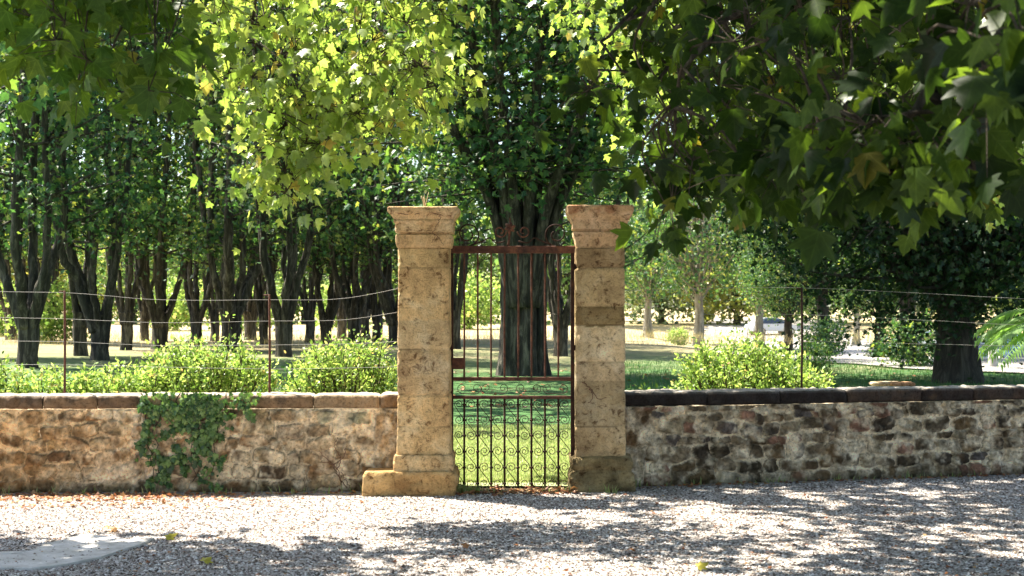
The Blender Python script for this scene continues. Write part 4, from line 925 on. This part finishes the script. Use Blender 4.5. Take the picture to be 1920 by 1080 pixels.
# ------------------------------------------------------------------ palm at the right edge
def palm(label, cx, cy, z, scale=1):
    t = thing('palm', label, 'palm', None, (cx, cy, 0)); b = MB(); tube(b, [(0, 0, -.05), (0, 0, z*.5), (0, 0, z)], [.14, .12, .1], 12, rough=.3); b.build('trunk', M_bark_d, t, True)
    for k in range(26):
        a = k*2.399; el = .12+1.1*((k*.618) % 1); ln = (1.25+.3*R.random())*scale; dx, dy = math.cos(a), math.sin(a); f = MB()
        q = np.linspace(0, 1, 22); P = np.stack([dx*ln*q*math.cos(el*.8), dy*ln*q*math.cos(el*.8), z+ln*(math.sin(el)*q*1.1-.75*q*q)], -1); tube(f, P, np.linspace(.012, .003, 22), 5)
        sd = np.array([-dy, dx, 0]); 
        for i in range(2, 22):
            for s_ in (1, -1):
                for sub in (0, .5):
                    p0 = P[i]-(P[i]-P[i-1])*sub; l = .34*scale*math.sin(PI*(.12+.85*q[i]))**.7; tg = unit(P[i]-P[i-1]); d = unit(sd*s_*.9+tg*.75+[0, 0, -.12])
                    wv = unit(np.cross(d, [0, 0, 1.]))*.017; f.add([p0, p0+d*l*.5+wv+[0, 0, .01], p0+d*l+[0, 0, -.05*scale], p0+d*l*.5-wv+[0, 0, .01]], [np.array([[0, 1, 2, 3]])])
        f.build('frond', M_leaf_palm, t)
palm('sunlit young palm with arching fronds at the right edge', pxX(2048, 16.2), 16.2, 1.22, 1.1)

# ------------------------------------------------------------------ far objects on the right
def car(label, loc, rz, paint):
    t = thing('parked_car', label, 'car', 'cars parked by the gravel road', loc); t.rotation_euler = (0, 0, rz)
    prof = [(-2.1, .35), (-2.12, .65), (-2.0, .88), (-1.75, .95), (-1.35, 1.32), (-.9, 1.46), (.1, 1.47), (.5, 1.36), (1.15, .98), (1.9, .82), (2.1, .62), (2.1, .35)]
    P = spline(prof+[prof[-1]], 60)[:, :2] if False else np.array(prof); b = MB(); ys = [(-.84, .86), (-.88, .95), (-.88, 1), (.88, 1), (.88, .95), (.84, .86)]; V = []
    for y, s in [(-.80, .97), (-.87, 1), (.87, 1), (.80, .97)]:
        for x, z in P:
            yy = y*(1-.22*max(0, (z-.95)/.5)); V.append((x*s, yy, .28+(z-.28)*(s if z > .9 else 1)))
    n = len(P); b.add(V, [grid_faces(n, 4, True), np.arange(n)[None, ::-1], (np.arange(n)+3*n)[None]]); b.build('body', paint, t, False)
    gl = m_gl
    for s in (-1, 1):
        f = MB(); f.add([(-1.3, s*.80, 1.0), (.95, s*.80, 1.0), (.42, s*.71, 1.34), (-.95, s*.71, 1.38)], [np.array([[0, 1, 2, 3]])]); f.v[0][:, 1] += s*.035; f.build('side_window', gl, t)
        f = MB(); f.add([(2.06, s*.75, .66), (2.12, s*.5, .62), (2.10, s*.5, .74), (1.98, s*.75, .78)], [np.array([[0, 1, 2, 3]])]); f.v[0][:, 0] += .02; f.build('headlight', m_hl, t)
    f = MB(); f.add([(1.14, -.72, .99), (1.14, .72, .99), (.56, .60, 1.35), (.56, -.60, 1.35)], [np.array([[0, 1, 2, 3]])]); f.v[0] += [.03, 0, .03]; f.build('windscreen', gl, t)
    for x in (-1.3, 1.35):
        for s in (-1, 1):
            f = MB(); tube(f, [(x, s*.66, .32), (x, s*.70, .32), (x, s*.86, .32), (x, s*.89, .32)], [.28, .32, .32, .28], 20); wl = f.build('wheel', m_ty, t)
            g = MB(); tube(g, [(x, s*.885, .32), (x, s*.90, .32)], [.2, .18], 14); g.build('rim', m_rm, wl)
m_gl = m_plain('car_glass', (.03, .04, .05), .08, .8); m_hl = m_plain('headlight_glass', (.7, .7, .7), .1, .8); m_ty = m_plain('tyre', (.02, .02, .02), .9); m_rm = m_plain('rim', (.5, .5, .5), .3, .5, .8)
car('pale blue-white parked car left of the thick flared trunk', ground(1745, 78), 2.6, m_plain('white_paint', (.62, .70, .76), .3))
car('dark blue parked car behind the palm fronds', ground(1868, 64), 1.9, m_plain('blue_paint', (.05, .09, .18), .25))
car('distant silver car on the road above the broad shrub', ground(1447, 118), .3, m_plain('silver_paint', (.45, .48, .52), .3, .5, .4))
b = MB(); tube(b, [(0, 0, -.1), (0, 0, .1), (0, 0, .42), (0, 0, .5), (0, 0, .52)], [.13, .125, .12, .1, .03], 12, rough=.15); o = b.build('stone_bollard', M_conc, smooth=True); o.location = ground(1862, 36); tag(o, 'short grey stone bollard right of the thick flared trunk', 'bollard')
for lb, px, py, Y, sx, tint in (('flat pale stone slab lying on top of the right wall', 1665, 722, 13.75, .16, .5), ('reddish flat stone resting beside the pale slab on the wall', 1692, 724, 13.7, .11, .35)):
    b = MB(); pillar_piece(b, 0, 0, [(0, .1), (.02, .105), (.035, .09)], (1, 1, 1) if tint > .4 else (.75, .55, .48), 91, amp=.02, step=.008); b.v[0][:, 0] *= sx/.1; b.v[0][:, 1] *= .9
    o = b.build('loose_stone', M_ash2, smooth=True, col=True); o.location = (pxX(px, Y), Y+.05, .838); tag(o, lb, 'stone', 'loose stones on the right wall')
